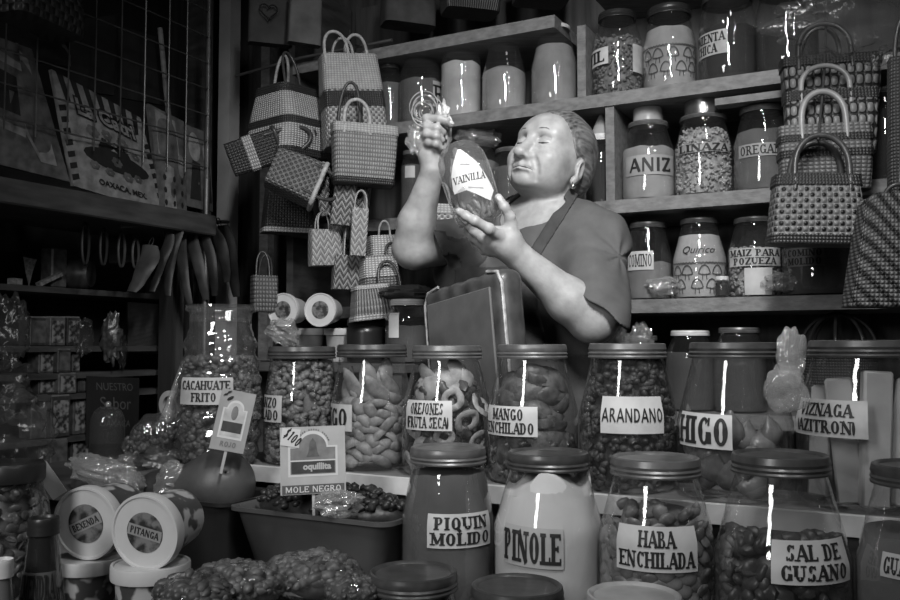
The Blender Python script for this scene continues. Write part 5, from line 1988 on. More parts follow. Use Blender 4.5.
TGp = 'plastic tubs on the side table'
for i, (px, lb) in enumerate(((297, 'second'), (331, 'first'))):
    D = Dc(px, 1.88)
    R = 16.5 * D / FPX
    q = P(px, 311, D)
    low = P(px + (6 if i == 0 else 4), 311, D)
    zb = q.z - R - .001
    tub(('dark-centred' if i == 0 else 'pale-faced') + ' plastic tub lying on its side facing out above the chickpea jar', q, (PI / 2, 0, -.35 + .1 * i), R, .075, TGp, (TUB, TUB_L), '')
    tub('upright plastic tub under the ' + ('dark-centred' if i == 0 else 'pale-faced') + ' tub on the side table', (low.x + .01, low.y + .045, TT + .001), (0, 0, 0), R * 1.02, zb - TT - .002, TGp, (M('tub_clear', .36, .3, var=.2), TUB_L))
q = pc(410, 345, 1.86)
j = jar('t1', 'table_jar', 'white-lidded jar under the dark cloth, beside the vinyl chair', 408, 1.86, 47, 36, TT, 300, sh=.75, lidm=LID_PALE, lidh=.015, group='jars on the side table')
fill_p('t1', .07, 326, ('dark_paste', 'dark paste in the white-lidded jar beside the vinyl chair'), 'paste')
label(j, 389, 313, 399, 338, [], PAPER)
j = jar('t2', 'table_jar', 'squat black jar under the wicker handbags by her elbow', 366, 1.88, 40, 38, TT, 320, sh=.8, lidm=LID_BLACK, lidh=.014, group='jars on the side table', glass=M('black_plastic', .02, .3, var=.2))
fl = crumple((0, 0, 0), (.075, .06, .02), 71, .22)
o = build('cloth_flap', fl, M('dark_felt', .075, .9, var=.3), None, 40)
place(o, pc(408, 293, 1.88))
tag(o, 'dark cloth folded over the white-lidded jar', 'cloth')
fb = build('film_bag', crumple((0, 0, 0), (.045, .03, .035), 77, .45), FILM, None, 50)
place(fb, pc(284, 332, 1.80), rot=(0, .4, 0))
tag(fb, 'bright crumpled clear bag between the barrel jar and the tubs', 'plastic bag')
bag('wicker_handbag', 'top wicker handbag of the stack by her elbow, white weave', 384, 1.94, 236, 262, 30, 34, W_LIGHT, .6, .3, .08, group=SB, D_is_c=True, bands=((0, .15, BAND_DARK),), handles=((4, 12, 16, .003, STRAW, 1),))
bag('wicker_handbag', 'middle wicker handbag of the stack by her elbow, white over dark weave', 379, 1.91, 256, 292, 32, 38, weave('weave_mid', 'plain', .05, .40, 110, 150, bump=.8), .6, .3, .10, group=SB, D_is_c=True, bands=((.4, .95, W_LIGHT),), handles=((16, 18, 12, .004, ROPE_DARK, -1),))
bag('wicker_handbag', 'flared bottom wicker handbag of the stack, ribbed, on the black jar', 372, 1.86, 285, 320, 34, 46, weave('weave_ribs', 'rib', .02, .30, 130, 60, bump=.8), .6, .3, .12, group=SB, D_is_c=True, bands=((0, .14, BAND_PALE), (.88, 1, BAND_PALE)), handles=((18, 22, 22, .004, ROPE_DARK, -1),))
bag('little_basket', 'pale little basket with arched handle hanging behind the raised forearm', 442, 2.0, 205, 243, 30, 26, W_TALL, .6, .2, 0, D_is_c=True, bands=((.74, 1, BAND_PALE),), handles=((-2, 17, 22, .0035, STRAW, -1),), cat='basket')
bag('little_basket', 'small black and white striped basket behind the barrel jar', 264, 1.80, 276, 312, 25, 25, weave('weave_bw', 'plain', .015, .22, 120, 90), .8, .2, 0, D_is_c=True, handles=((-3, 13, 24, .0025, ROPE_DARK, -1), (3, 13, 22, .0025, ROPE_DARK, 1)), cat='basket')

# ------------------------------------------------------------------ signs
def card(name, lab, px, py, D, wpx, hpx, yaw, roll, lean, mat, thick=.002, cat='sign'):
    k = D / FPX
    c = P(px, py, D)
    rz = -math.atan2(c.x, c.y) + yaw
    R = Matrix.Rotation(rz, 3, 'Z') @ Matrix.Rotation(-roll, 3, 'Y') @ Matrix.Rotation(lean, 3, 'X')
    t = thing(name, lab, cat, c, rot=R.to_euler())
    W, H = wpx * k, hpx * k
    build('board', MB().box(0, thick / 2, 0, W, thick, H), mat, t, 0)
    return t, W, H


def rect(x0, z0, x1, z1, y):
    return MB().add([(x0, y, z0), (x1, y, z0), (x1, y, z1), (x0, y, z1)], [(0, 1, 2, 3)])


CARD = M('sign_card', .44, .5, var=.1, scale=30)
GREYI = M('sign_grey', .20, .6, var=.25, scale=60)
DARKI = M('sign_dark', .05, .6, var=.3, scale=60)
LITE = M('sign_white', .64, .5, var=.05)
s, W, H = card('price_sign', 'rectangular price sign reading MOLE NEGRO in the shallow grey tub', 313, 460, 1.30, 64, 66, .05, .02, -.08, CARD)


def arch(x0, x1, z0, zs, rr, y, n=16):
    """panel with a round arch standing on its shoulders"""
    pts = [(x0, z0), (x1, z0), (x1, zs), (rr, zs)] + [(rr * math.cos(PI * i / n), zs + rr * math.sin(PI * i / n)) for i in range(1, n)] + [(-rr, zs), (x0, zs)]
    c = (0, (z0 + zs) / 2)
    m = MB()
    m.add([(c[0], y, c[1])] + [(a, y, b) for a, b in pts], [(0, 1 + i, 1 + (i + 1) % len(pts)) for i in range(len(pts))])
    return m


build('emblem_border', arch(-W * .38, W * .38, -H * .24, H * .21, W * .235, -.0004), LITE, s, 0)
build('emblem_field', arch(-W * .345, W * .345, -H * .205, H * .185, W * .21, -.0007), GREYI, s, 0)
build('emblem_motif', MB().add([(0, -.001, H * .33), (-W * .05, -.001, H * .26), (-W * .07, -.001, H * .12), (-W * .10, -.001, H * .05), (W * .10, -.001, H * .05), (W * .07, -.001, H * .12), (W * .05, -.001, H * .26)], [(0, 1, 2, 5, 6), (2, 3, 4, 5)]), M('sign_mid', .11, .6, var=.4, scale=90), s, 0)
build('name_band', rect(-W * .33, -H * .19, W * .33, -H * .02, -.001), DARKI, s, 0)
build('band_rule', rect(-W * .345, -H * .015, W * .345, H * .005, -.0011), LITE, s, 0)
tm = flat_text(font_polys('oquillita', H * .13, bold=.0006), W * .06, -H * .135, -.0014)
build('lettering', tm, CARD, s, 0)
build('title_band', rect(-W * .475, -H * .49, W * .475, -H * .36, -.0005), M('sign_band', .09, .6, var=.2), s, 0)
pl, wd = text_polys('MOLE NEGRO', H * .088, .15, .13, False)
tm = MB()
for k, q in enumerate(pl):
    tm.add([(x * W * .86 / wd, -.0010 - k * 2e-7, -H * .47 + z) for x, z in q], [(0, 1, 2, 3)])
build('lettering', tm, LITE, s, 0)
st = build('price_sticker', MB().add([(-W * .5, -.0012, H * .24), (-W * .22, -.0012, H * .19), (-W * .18, -.0012, H * .46), (-W * .46, -.0012, H * .495)], [(0, 1, 2, 3)]), LITE, s, 0)
pl, wd = text_polys('$100', H * .15, .2, .16, False, .72)
build('lettering', flat_text(pl, -W * .355, H * .29, -.0016, -.72), INK, st, 0)
tm = MB()
for i in range(18):          # tiny arched wording, not readable in the photograph either
    a = PI * (.12 + .76 * i / 17)
    if i % 6 == 5:
        continue
    rr = W * .262
    x, z = rr * math.cos(a), H * .2 + rr * math.sin(a)
    tm.add([(x - .0010, -.0006, z - .0012), (x + .0010, -.0006, z - .0012), (x + .0010, -.0006, z + .0012), (x - .0010, -.0006, z + .0012)], [(0, 1, 2, 3)])
build('small_print', tm, GREYI, s, 0)
build('stake', MB().box(0, .004, -H * .62, .004, .003, H * .4), CARD, s, 0)
s, W, H = card('price_sign', 'small slanted price sign on a stake in front of the barrel jar', 233, 421, 1.42, 34, 60, .15, -.22, -.05, M('sign_card_dim', .34, .5, var=.12, scale=30))
build('emblem_border', arch(-W * .36, W * .36, -H * .30, H * .2, W * .25, -.0004), LITE, s, 0)
build('emblem_field', arch(-W * .31, W * .31, -H * .26, H * .18, W * .215, -.0007), M('sign_pale', .5, .4, var=.3, scale=40), s, 0)  # pale mottled emblem field
build('emblem_motif', MB().ell((0, -.0008, H * .13), (W * .1, .0006, H * .12), None, 10, 6), GREYI, s, 40)
build('name_band', rect(-W * .29, -H * .19, W * .29, -H * .02, -.001), DARKI, s, 0)
pl, wd = text_polys('ROJO', H * .085, .18, .14, False)
build('lettering', flat_text(pl, 0, -H * .43, -.0008), GREYI, s, 0)
pl, wd = text_polys('$80', H * .12, .22, .18, False, .7)
build('lettering', flat_text(pl, -W * .36, H * .36, -.0016, -.9), INK, s, 0)
build('stake', MB().box(0, .003, -H * .66, .0045, .003, H * .42), CARD, s, 0)

# ------------------------------------------------------------------ basins, mole paste, nut bags in front
BIN = M('basin_black', .022, .32, var=.3, scale=12)
BING = M('basin_grey', .085, .42, var=.2, scale=9)


def basin(lab, s0, s1, c0, c1, z0, z1, taper, mat, rim=.006, wall=.004):
    t = thing('plastic_basin', lab, 'basin', SC((s0 + s1) / 2, (c0 + c1) / 2, z0), STALL_RZ)
    w, d, H = (s1 - s0) / 2, (c1 - c0) / 2, z1 - z0

    def ring(z, k, inset, r=.025, n=6):
        a, b = (w - (1 - k) * taper) - inset, (d - (1 - k) * taper * .6) - inset
        out = []
        for cx, cy, a0 in ((1, 1, 0), (-1, 1, 90), (-1, -1, 180), (1, -1, 270)):
            for i in range(n + 1):
                q = math.radians(a0 + 90 * i / n)
                out.append((cx * (a - r) + r * math.cos(q), cy * (b - r) + r * math.sin(q), z))
        return out
    prof = [(0, 0, .004), (.0, 0, 0), (H * .9, .9, 0), (H - .006, 1, -.001), (H - .006, 1, -rim), (H, 1, -rim), (H, 1, .0), (H - .004, 1, wall), (H * .5, .5, wall), (wall, 0, wall + .002)]
    rows = [ring(z, k, i) for z, k, i in prof]
    n = len(rows[0])
    m = MB()
    m.add([p for r in rows for p in r], [(j * n + i, j * n + (i + 1) % n, (j + 1) * n + (i + 1) % n, (j + 1) * n + i) for j in range(len(rows) - 1) for i in range(n)])
    m.f.append(tuple(range(n))[::-1])
    m.f.append(tuple((len(rows) - 1) * n + i for i in range(n)))
    build('shell', m, mat, t, 40)
    return t, w, d, H


def s_at(px, c):
    return P(px, 345, Dc(px, c)).dot(AV)


zr = P(320, 514, Dc(320, 1.065)).z
t, w, d, H = basin('shallow grey plastic basin holding the MOLE NEGRO sign', s_at(236, 1.07) + .005, s_at(392, 1.07), 1.055, 1.190, TF + .001, zr, .035, BING)
pm_ = MB().ell((0, 0, -.008), (w * .93, d * .86, .034), None, 28, 10)
r_ = random.Random(81)
for i in range(420):
    u, v_ = r_.uniform(-1, 1), r_.uniform(-1, 1)
    if u * u + v_ * v_ > 1:
        continue
    s_ = r_.uniform(.004, .010)
    pm_.ell((u * w * .92, v_ * d * .84, -.010 + .036 * math.sqrt(1 - (u * u + v_ * v_) * .9) + r_.uniform(-.003, .006)), (s_, s_ * .8, s_ * .7), Matrix.Rotation(r_.uniform(0, 6), 3, 'Z'), 7, 5, .4)
o = build('mole_paste', pm_, M('mole_black', .028, .4, var=.6, scale=50, bump=.6, bscale=50), None, 60)
place(o, (t.location.x, t.location.y, zr + .004), STALL_RZ)
tag(o, 'lumpy black mole paste heaped in the shallow grey basin', 'mole paste', kind='stuff')
fb = build('film_bag', crumple((0, 0, 0), (.038, .025, .020), 83, .45), FILM, None, 50)
place(fb, P(338, 503, 1.29))
tag(fb, 'bright crumpled clear bag lying on the mole below the sign', 'plastic bag')
zr2 = P(190, 498, Dc(190, 1.065)).z
t2, w2, d2, H2 = basin('deep black plastic basin with a smooth dark mound', s_at(128, 1.07), s_at(236, 1.07) - .004, 1.055, 1.20, TF + .001, zr2, .012, BIN)
F = Field((-.13, -.09, -.06), (.14, .09, .09), .004)
F.ell((-.030, 0, -.004), (.105, .056, .036), None, .02)
F.ell((.042, 0, .010), (.054, .052, .054), None, .05)
F.ell((.07, -.02, .03), (.012, .012, .006), None, .01, 'sub')
v, q = F.mesh(1)
o = build_np('mole_mound', v, q, M('mole_smooth', .06, .45, var=.5, scale=14, bump=.15), None)
o.location = (t2.location.x, t2.location.y, zr2 + .008)
o.rotation_euler = (0, 0, STALL_RZ)
tag(o, 'smooth dark dome of mole paste rising from the black basin', 'mole paste')


def nut_bag(lab, px, py, D, rad, yaw, seed, tone, nsz=.007, n=170, group='bags of nuts at the front'):
    r_ = random.Random(seed)
    c = P(px, py, D)
    t = thing('nut_bag', lab, 'bag of nuts', c, yaw, group=group)
    m = MB()
    m.ell((0, 0, 0), tuple(r * .86 for r in rad), None, 20, 12, .25)
    for i in range(n):
        d = Vector((r_.gauss(0, 1), r_.gauss(0, 1) - .5, abs(r_.gauss(0, 1)) * .9 - .2)).normalized()
        p_ = Vector((d.x * rad[0], d.y * rad[1], d.z * rad[2])) * r_.uniform(.84, .93)
        R = Matrix.Rotation(r_.uniform(0, 6), 3, 'Z') @ Matrix.Rotation(r_.uniform(0, 3), 3, 'X')
        s_ = nsz * r_.uniform(.8, 1.2)
        m.ell(p_, (s_, s_ * .7, s_ * .6), R, 8, 6, .3)
    build('nuts', m, tone, t, 60, kind='stuff')
    build('film', crumple((0, 0, 0), tuple(r * 1.02 for r in rad), seed + 3, .10, 40, 24), FILM_THIN, t, 60)
    return t


NUT = M('nut_tone', .11, .45, var=.55, scale=70)
NUT2 = M('nut_tone_dark', .07, .45, var=.6, scale=70)
nut_bag('plump clear bag of nuts on top of the front pile', 313, 575, 1.14, (.066, .05, .030), -.2, 91, NUT, .0105, 120)
nut_bag('flat clear bag of nuts under the plump one', 238, 584, 1.10, (.062, .05, .028), .1, 93, NUT, .0095, 120)
nut_bag('clear bag of dark nuts at the corner by the tubs', 196, 594, 1.06, (.05, .045, .026), .2, 95, NUT2, .0095, 110)
nut_bag('clear bag of dark nuts behind the plump bag', 352, 590, 1.10, (.035, .04, .02), .3, 97, NUT2, .006, 80)
o = build('card_tray', MB().box(0, 0, 0, .30, .12, .012, bev=.003), W_DARK, None, 0)
place(o, P(270, 604, 1.10) - Vector((0, 0, .012)), STALL_RZ)
tag(o, 'dark flat tray carrying the bags of nuts', 'tray')
# four plastic tubs at the front
TF2 = 'plastic tubs beside the basins'
D = 1.20
q1, q2 = P(90, 556, 1.24), P(151, 562, 1.18)
R3 = 34 * 1.24 / FPX
R4 = 38 * 1.18 / FPX
h3, h4 = q1.z - TF + .04, q2.z - TF + .04
tub('upright plastic tub with a printed side under the tilted PEPITA tub', (q1.x, q1.y, .6155), (0, 0, .4), R3, q1.z - .6155, TF2, (TUB_P, TUB_L), None)
tub('upright plastic tub with a printed side under the tilted JAMAICA tub', (q2.x, q2.y, .6155), (0, 0, 1.4), R4, q2.z - .6155, TF2, (TUB_P, TUB_L), None)


def lying_tub(lab, px, py, D, R, H, yaw, text, tilt, down=.08):
    c = P(px, py, D)
    rz = -math.atan2(c.x, c.y) + yaw
    Rm = Matrix.Rotation(rz, 3, 'Z') @ Matrix.Rotation(PI / 2 + down, 3, 'X')
    base = c - Rm @ Vector((0, 0, H))
    return tub(lab, base, Rm.to_euler(), R, H, TF2, (TUB_P, TUB_L), text, tilt)


lying_tub('tilted plastic tub facing out, sticker band slanting up', 85, 524, 1.215, 36.5 * 1.215 / FPX, .085, -.62, 'BEXENDA', .42)
lying_tub('tilted plastic tub facing out, sticker band slanting down', 144, 533, 1.155, 38 * 1.155 / FPX, .085, -.60, 'PITANGA', -.22)
o = build('tub_riser', fbox(MB(), -1.10, -.84, .785, .92, TL + .001, .6145), W_DARK, None, 0)
tag(o, 'dark wooden riser under the plastic tubs', 'riser')
for o_ in bpy.data.objects:
    if o_.get('label', '').endswith('tilted PEPITA tub'):
        o_['label'] = 'upright plastic tub with a printed side under the tub whose band slants up'
    if o_.get('label', '').endswith('tilted JAMAICA tub'):
        o_['label'] = 'upright plastic tub with a printed side under the tub whose band slants down'
# ------------------------------------------------------------------ left-hand wall: wire panel, printed bags, odds and ends
WS = -1.86
PRZ = STALL_RZ + PI / 2


def Ds(px, s):
    return s / ((px - 450) / FPX * AV.x + AV.y)


def pl_(px, py, s=WS):
    return P(px, py, Ds(px, s))


def cz(px, py, s=WS):
    """(along the wall, height) of a picture point on the wall-parallel plane at s"""
    p = pl_(px, py, s)
    return p.dot(NV), p.z


def on_wall(s, c, z):
    return SC(s, c, z)


wire = thing('wire_grid', 'square-mesh wire display grid on the side wall carrying printed bags', 'wire grid', SC(WS, 1.4, 0), PRZ)
c0 = cz(-60, 100)[0]
c1 = cz(209, 100)[0]
zlo, zhi = 1.50, 2.30
xs = [cz(px, 100)[0] for px in (1.4, 33, 65, 92, 118, 142, 166, 184, 206)] + [cz(-36, 100)[0]]
m = MB()
for c in xs:
    m.tube([(c - 1.4, 0, zlo), (c - 1.4, 0, zhi)], .0022, 6)
for z in [zlo + .03 + .0795 * i for i in range(10)]:
    m.tube([(c0 - 1.4, .004, z), (c1 - 1.4, .004, z)], .0022, 6)
build('mesh', m, STEEL, wire, 60)
for c in (c0, c1):
    build('frame_post', MB().tube([(c - 1.4, .012, .9), (c - 1.4, .012, 2.45)], .009, 8), STEEL, wire, 60)
# long dark shelf edge below
z_u, z_l = cz(60, 190)[1], cz(60, 206)[1]
cab = thing('wall_cabinet', 'long dark cabinet ledge under the wire grid', 'cabinet', SC(WS - .12, 1.4, 0), PRZ)
build('ledge', MB().box((c0 + c1) / 2 - 1.4, 0, (z_u + z_l) / 2 - .01, c1 - c0, .30, z_u - z_l + .02, bev=.004), W_DARK, cab, 20)
for c in (c0 + .1, c1 - .12):
    build('bracket', MB().box(c - 1.4, .10, z_l - .05, .03, .10, .1), W_DARK, cab, 0)

INKB = M('print_black', .02, .6, var=.1)


def wall_bag(name, lab, quad, s, mat, thick=.012, group=None, cat='bag', straps=True):
    """flat hanging bag given by its four picture corners (top-left, top-right, bottom-right, bottom-left)"""
    cs = [cz(px, py, s) for px, py in quad]
    cc, zz = sum(c for c, z in cs) / 4, sum(z for c, z in cs) / 4
    t = thing(name, lab, cat, SC(s, cc, zz), PRZ, group)
    P4 = [(c - cc, z - zz) for c, z in cs]

    def at(u, v, y=0.0):
        a = [(P4[3][i] * (1 - u) + P4[2][i] * u) * (1 - v) + (P4[0][i] * (1 - u) + P4[1][i] * u) * v for i in (0, 1)]
        return (a[0], y - .010 * math.sin(PI * u) * math.sin(PI * v), a[1])
    m = MB()
    m.grid(lambda i, j: (at(i, j), (i * .3, j * .3)), 10, 10)
    n = len(m.v)
    m.grid(lambda i, j: ((lambda p: (p[0], thick + .006 * math.sin(PI * i) * math.sin(PI * j), p[2]))(at(i, j)), (i * .3, j * .3)), 10, 10, flip=True)
    e = [i for i in range(11)] + [10 + 11 * j for j in range(1, 11)] + [120 - i for i in range(1, 11)] + [110 - 11 * j for j in range(1, 10)]
    for a, b in zip(e, e[1:] + e[:1]):
        m.f.append((b, a, n + a, n + b))
    build('pouch', m, mat, t, 40)
    return t, at


def decal(name, at, polys, mat, parent, y=-.0012):
    m = MB()
    for k, q in enumerate(polys):
        m.add([at(u, v, y - k * 2e-6) for u, v in q], [tuple(range(len(q)))])
    return build(name, m, mat, parent, 0)


def ellipse(cu, cv, ru, rv, n=18, a0=0, a1=360):
    pts = [(cu + ru * math.cos(math.radians(a0 + (a1 - a0) * i / n)), cv + rv * math.sin(math.radians(a0 + (a1 - a0) * i / n))) for i in range(n + (0 if a1 - a0 == 360 else 1))]
    return [[(cu, cv), pts[i], pts[(i + 1) % len(pts)]] for i in range(len(pts) if a1 - a0 == 360 else len(pts) - 1)]


WB = 'printed bags on the wire grid'
PRINT = M('print_pale', .27, .6, var=.35, scale=40)
PRINT2 = M('print_mid', .12, .6, var=.5, scale=30)
t, at = wall_bag('printed_bag', 'printed market bag lettered La Catri with striped border', ((48, 70), (138, 118), (166, 214), (72, 186)), WS - .03, PRINT, group=WB)
pol = []
for i in range(7):                                  # rays along the top
    u = .04 + i * .14
    pol.append([(u, 1.0), (u + .07, 1.0), (u + .05 + (u - .5) * -.1, .78), (u + .0 + (u - .5) * -.1, .76)])
for i in range(7):                                  # striped side borders
    v = .05 + i * .1
    pol.append([(.0, v), (.07, v + .03), (.07, v + .08), (.0, v + .05)])
    pol.append([(.93, v), (1.0, v + .03), (1.0, v + .08), (.93, v + .05)])
pol += ellipse(.52, .36, .36, .10)                  # broad hat brim
pol += [[(.30, .40), (.70, .40), (.66, .50), (.36, .52)]]
decal('printed_ornament', at, pol, INKB, t)
flw = []
for (cu, cv, r) in ((.30, .58, .07), (.45, .60, .06), (.62, .58, .07), (.75, .50, .05), (.25, .26, .05), (.4, .24, .05), (.6, .25, .06), (.72, .27, .05), (.5, .36, .06)):
    for k in range(6):
        a = k * 60
        flw += ellipse(cu + r * .6 * math.cos(math.radians(a)), cv + r * .5 * math.sin(math.radians(a)), r * .42, r * .34, 8)
for i_ in range(9):
    decal('printed_flower', at, flw[i_ * 48:(i_ + 1) * 48], PRINT2, t, -.002)
for txt, h, cu, cv, sl in (('La Catri', .20, .50, .70, 0), ('PULQUE', .07, .50, .50, 0), ('OAXACA, MEX.', .075, .52, .09, 0)):
    pl = font_polys(txt, h, bold=.006 if txt == 'La Catri' else .002)
    ws = [x for q in pl for x, z in q]
    f = min(1.0, .78 / (max(ws) - min(ws)))
    if txt == 'La Catri':
        pb = font_polys(txt, h, bold=.022)
        decal('lettering_outline', at, [[(cu + x * f, cv + z) for x, z in q] for q in pb], INKB, t, -.0022)
    b = decal('lettering', at, [[(cu + x * f, cv + z) for x, z in q] for q in pl], PRINT if txt == 'La Catri' else INKB, t, -.0032)
t, at = wall_bag('printed_bag', 'printed market bag with a pale draped figure shape, next to the grid edge', ((146, 104), (182, 122), (186, 216), (160, 212)), WS - .025, PRINT2, group=WB)
decal('printed_shape', at, [[(.1, .55), (.75, .60), (.7, .95), (.15, .98)], [(.15, .05), (.6, .02), (.5, .45), (.25, .48)]] + ellipse(.8, .5, .14, .12), PRINT, t)
for i in range(9):
    decal('printed_dot', at, ellipse(.2 + .3 * (i % 3), .1 + .12 * (i // 3), .05, .03, 8), INKB, t, -.002)
t, at = wall_bag('printed_bag', 'printed market bag with a dark framed window and pale folds, by the picture edge', ((-6, 38), (28, 50), (68, 182), (-6, 164)), WS - .03, PRINT2, group=WB)
decal('printed_shape', at, [[(.0, .45), (.35, .42), (.35, .72), (.0, .76)]], INKB, t)
decal('printed_shape', at, [[(.4, .3), (.6, .1), (.85, .1), (.75, .9), (.55, .95)], [(.0, .30), (.4, .26), (.42, .32), (.0, .36)], [(.0, .82), (.5, .78), (.5, .84), (.0, .9)]], PRINT, t, -.002)
t, at = wall_bag('printed_bag', 'printed bag with two small dark figures, at the corner post', ((182, 124), (208, 134), (212, 212), (186, 206)), WS - .03, PRINT2, group=WB)
decal('printed_shape', at, ellipse(.3, .75, .2, .18) + ellipse(.75, .7, .16, .16), PRINT, t)
decal('printed_shape', at, [[(.1, .1), (.5, .1), (.45, .55), (.2, .58)], [(.6, .1), (.95, .1), (.9, .5), (.65, .52)]], INKB, t, -.002)
DK = M('dark_pouch', .022, .6, var=.4, scale=20)
for i, (quad, lb) in enumerate(((((64, 22), (112, 16), (112, 96), (66, 90)), 'black cloth bag hanging behind the grid above the lettered bag'), (((116, 26), (160, 40), (164, 106), (118, 98)), 'black cloth bag hanging behind the grid toward its far end'), (((10, 36), (62, 46), (72, 68), (14, 60)), 'dark folded bag with pale straps high on the grid'))):
    t, at = wall_bag('cloth_bag', lb, quad, WS - .09, DK, group='black cloth bags behind the grid')
    if i == 2:
        decal('strap', at, [[(0, .55), (1, .5), (1, .62), (0, .68)], [(.0, .2), (1, .1), (1, .22), (0, .32)], [(.9, 0), (1, 0), (1, 1), (.9, 1)]], PRINT2, t)
bag('checked_bag', 'dark checked bag on top of the wire grid, at the picture corner', 38, Ds(38, WS + .1), -24, 28, 96, 100, weave('weave_corner', 'check', .015, .06, 60, 60), .4, .9, .08)
o = build('strap', MB().tube([pl_(160, 28, WS - .02), pl_(166, 90, WS - .02), pl_(170, 128, WS - .02)], .008, 6), PRINT2, None, 60)
o.name = 'hanging_strip'
tag(o, 'pale strip hanging down behind the wire grid', 'strip')

# leather sheaths on hooks
LEA = M('leather', .055, .5, var=.45, scale=16, bump=.2, bscale=40)
LEB = M('leather_dark', .022, .5, var=.5, scale=16, bump=.2, bscale=40)
SG = 'leather sheaths hanging below the wire grid'
for i, (x0, y0, x1, y1, w, dk, lb) in enumerate(((150, 246, 134, 292, 16, 0, 'broad leather flap sheath, outermost of the hanging row'), (166, 234, 156, 292, 9, 1, 'dark leather sheath behind the broad flap one'), (176, 228, 170, 296, 9, 1, 'narrow dark leather sheath, third from the flap one'), (183, 226, 188, 304, 9, 0, 'long pale-edged leather sheath in the middle of the row'), (195, 226, 202, 300, 10, 0, 'long leather sheath just past the middle of the row'), (206, 228, 212, 296, 9, 1, 'dark twisted leather sheath beside the pale post'), (212, 226, 228, 282, 10, 0, 'leather sheath slanting across the pale post'), (220, 226, 240, 296, 11, 1, 'last dark leather sheath past the pale post'))):
    s = WS - .02 + .012 * (i % 3)
    a, b = pl_(x0, y0, s), pl_(x1, y1, s)
    L = (b - a).length
    k = Ds(x0, s) / FPX
    mb = MB()
    n = 12
    vs, fs = [], []
    for j in range(n + 1):
        u = j / n
        ww = w * .72 * k * (.72 + .28 * math.sin(PI * min(1, u * 1.2 + .1))) * (1 if u < .85 else 1 - (u - .85) * 2.2)
        bend = .012 * math.sin(u * 4 + i)
        for q in range(10):
            g = 2 * PI * q / 10
            vs.append((math.cos(g) * ww + bend, math.sin(g) * ww * .32 + .004 * math.sin(u * 9 + i), -u * L))
    fs = [(j * 10 + (q + 1) % 10, j * 10 + q, (j + 1) * 10 + q, (j + 1) * 10 + (q + 1) % 10) for j in range(n) for q in range(10)]
    fs += [tuple(range(10)), tuple(n * 10 + q for q in range(10))[::-1]]
    mb.add(vs, fs)
    th_ = thing('leather_sheath', lb, 'sheath', a, group=SG)
    d = (b - a).normalized()
    xx = Vector((1, -.25, 0)).normalized()
    yy = (-d).cross(xx).normalized()
    xx = yy.cross(-d)
    th_.rotation_euler = Matrix((xx, yy, -d)).transposed().to_euler()
    build('body', mb, LEB if dk else LEA, th_, 60)
    build('loop', MB().tube([(.006 * math.cos(g), 0, .012 + .014 * math.sin(g)) for g in [2 * PI * q / 14 for q in range(14)]], .0018, 6, closed=True), LEB, th_, 60)
o = build('sheath_rail', MB().tube([pl_(120, 226, WS - .02), pl_(212, 222, WS - .02), pl_(228, 222, WS - .02)], .006, 8), STEEL, None, 60)
tag(o, 'thin metal rail carrying the leather sheaths', 'rail')
for i, (x0, y0, h) in enumerate(((86, 224, 34), (104, 228, 30), (122, 232, 28), (136, 236, 24))):
    a = pl_(x0, y0, WS - .06)
    pts = [a + NV * (.011 * math.sin(g)) + Vector((0, 0, -.05 + .05 * math.cos(g) * h / 30)) for g in [2 * PI * q / 20 for q in range(20)]]
    o = build('belt_loop', MB().tube(pts, .004, 6, closed=True), LEB if i < 2 else LEA, None, 60)
    tag(o, ('first', 'second', 'third', 'fourth')[i] + ' looped strap from the picture edge under the cabinet ledge', 'strap', 'looped straps under the cabinet ledge')

# stepped rack with packets
RS = -2.12


def rack_z(py, px=50):
    return cz(px, py, RS)[1]


rk = thing('packet_rack', 'dark rack against the side wall holding rows of packets', 'rack', SC(RS - .07, 1.5, 0), PRZ)
ca_, cb_ = cz(-40, 400, RS)[0] - 1.5, cz(186, 400, RS)[0] - 1.5
rows = (288, 346, 373, 394, 437, 466)
for y in rows:
    z = rack_z(y)
    build('shelf_board', MB().box((ca_ + cb_) / 2, 0, z - .008, cb_ - ca_, .22, .016), W_DARK, rk, 0)
build('back_board', MB().box((ca_ + cb_) / 2, .115, .9, cb_ - ca_, .01, 1.1), PLASTER, rk, 0)
for c in (ca_, cb_):
    build('side_board', MB().box(c, .0, .72, .018, .23, 1.44), W_DARK, rk, 0)
PK = [M('packet_dark', .05, .4, var=.5, scale=60), M('packet_mid', .10, .4, var=.55, scale=50), M('packet_face', .16, .45, var=.8, scale=70, edges=(.4, .6))]
PKT = 'packets on the side rack'
names_row = ('top', 'second', 'third', 'fourth', 'lowest')
pk = 0
for ri, (yt, yb, cols) in enumerate(((318, 346, ((24, 42), (44, 60), (61, 75))), (350, 373, ((33, 51), (52, 66), (67, 75))), (374, 394, ((33, 51), (53, 72), (73, 84))), (396, 437, ((26, 44), (46, 66), (68, 88))), (440, 466, ((34, 45), (46, 64), (66, 86))))):
    for ci, (x0, x1) in enumerate(cols):
        s = RS + .02 * (ci % 2)
        (ca1, z1), (cb1, z0) = cz(x0, yt, s), cz(x1, yb, s)
        z0 = rack_z(yb) + .001
        z1 = cz((x0 + x1) / 2, yt, s)[1]
        W, H = (cb1 - ca1) * .94, z1 - z0
        t = thing('packet', '%s packet of the %s row on the side rack' % (('outer', 'middle', 'inner')[ci], names_row[ri]), 'packet', SC(s, (ca1 + cb1) / 2, z0), PRZ, PKT)
        build('box', MB().box(0, .0, H / 2, W, .05, H, bev=.002), PK[(ri + ci) % 2], t, 20)
        build('printed_face', rect(-W * .4, H * .1, W * .4, H * .9, -.0256), PK[2] if (ri * 2 + ci) % 3 else PK[1], t, 0)
        build('top_strip', MB().box(0, 0, H + .002, W * .9, .045, .004), M('strip_pale', .2, .4, var=.4), t, 0)
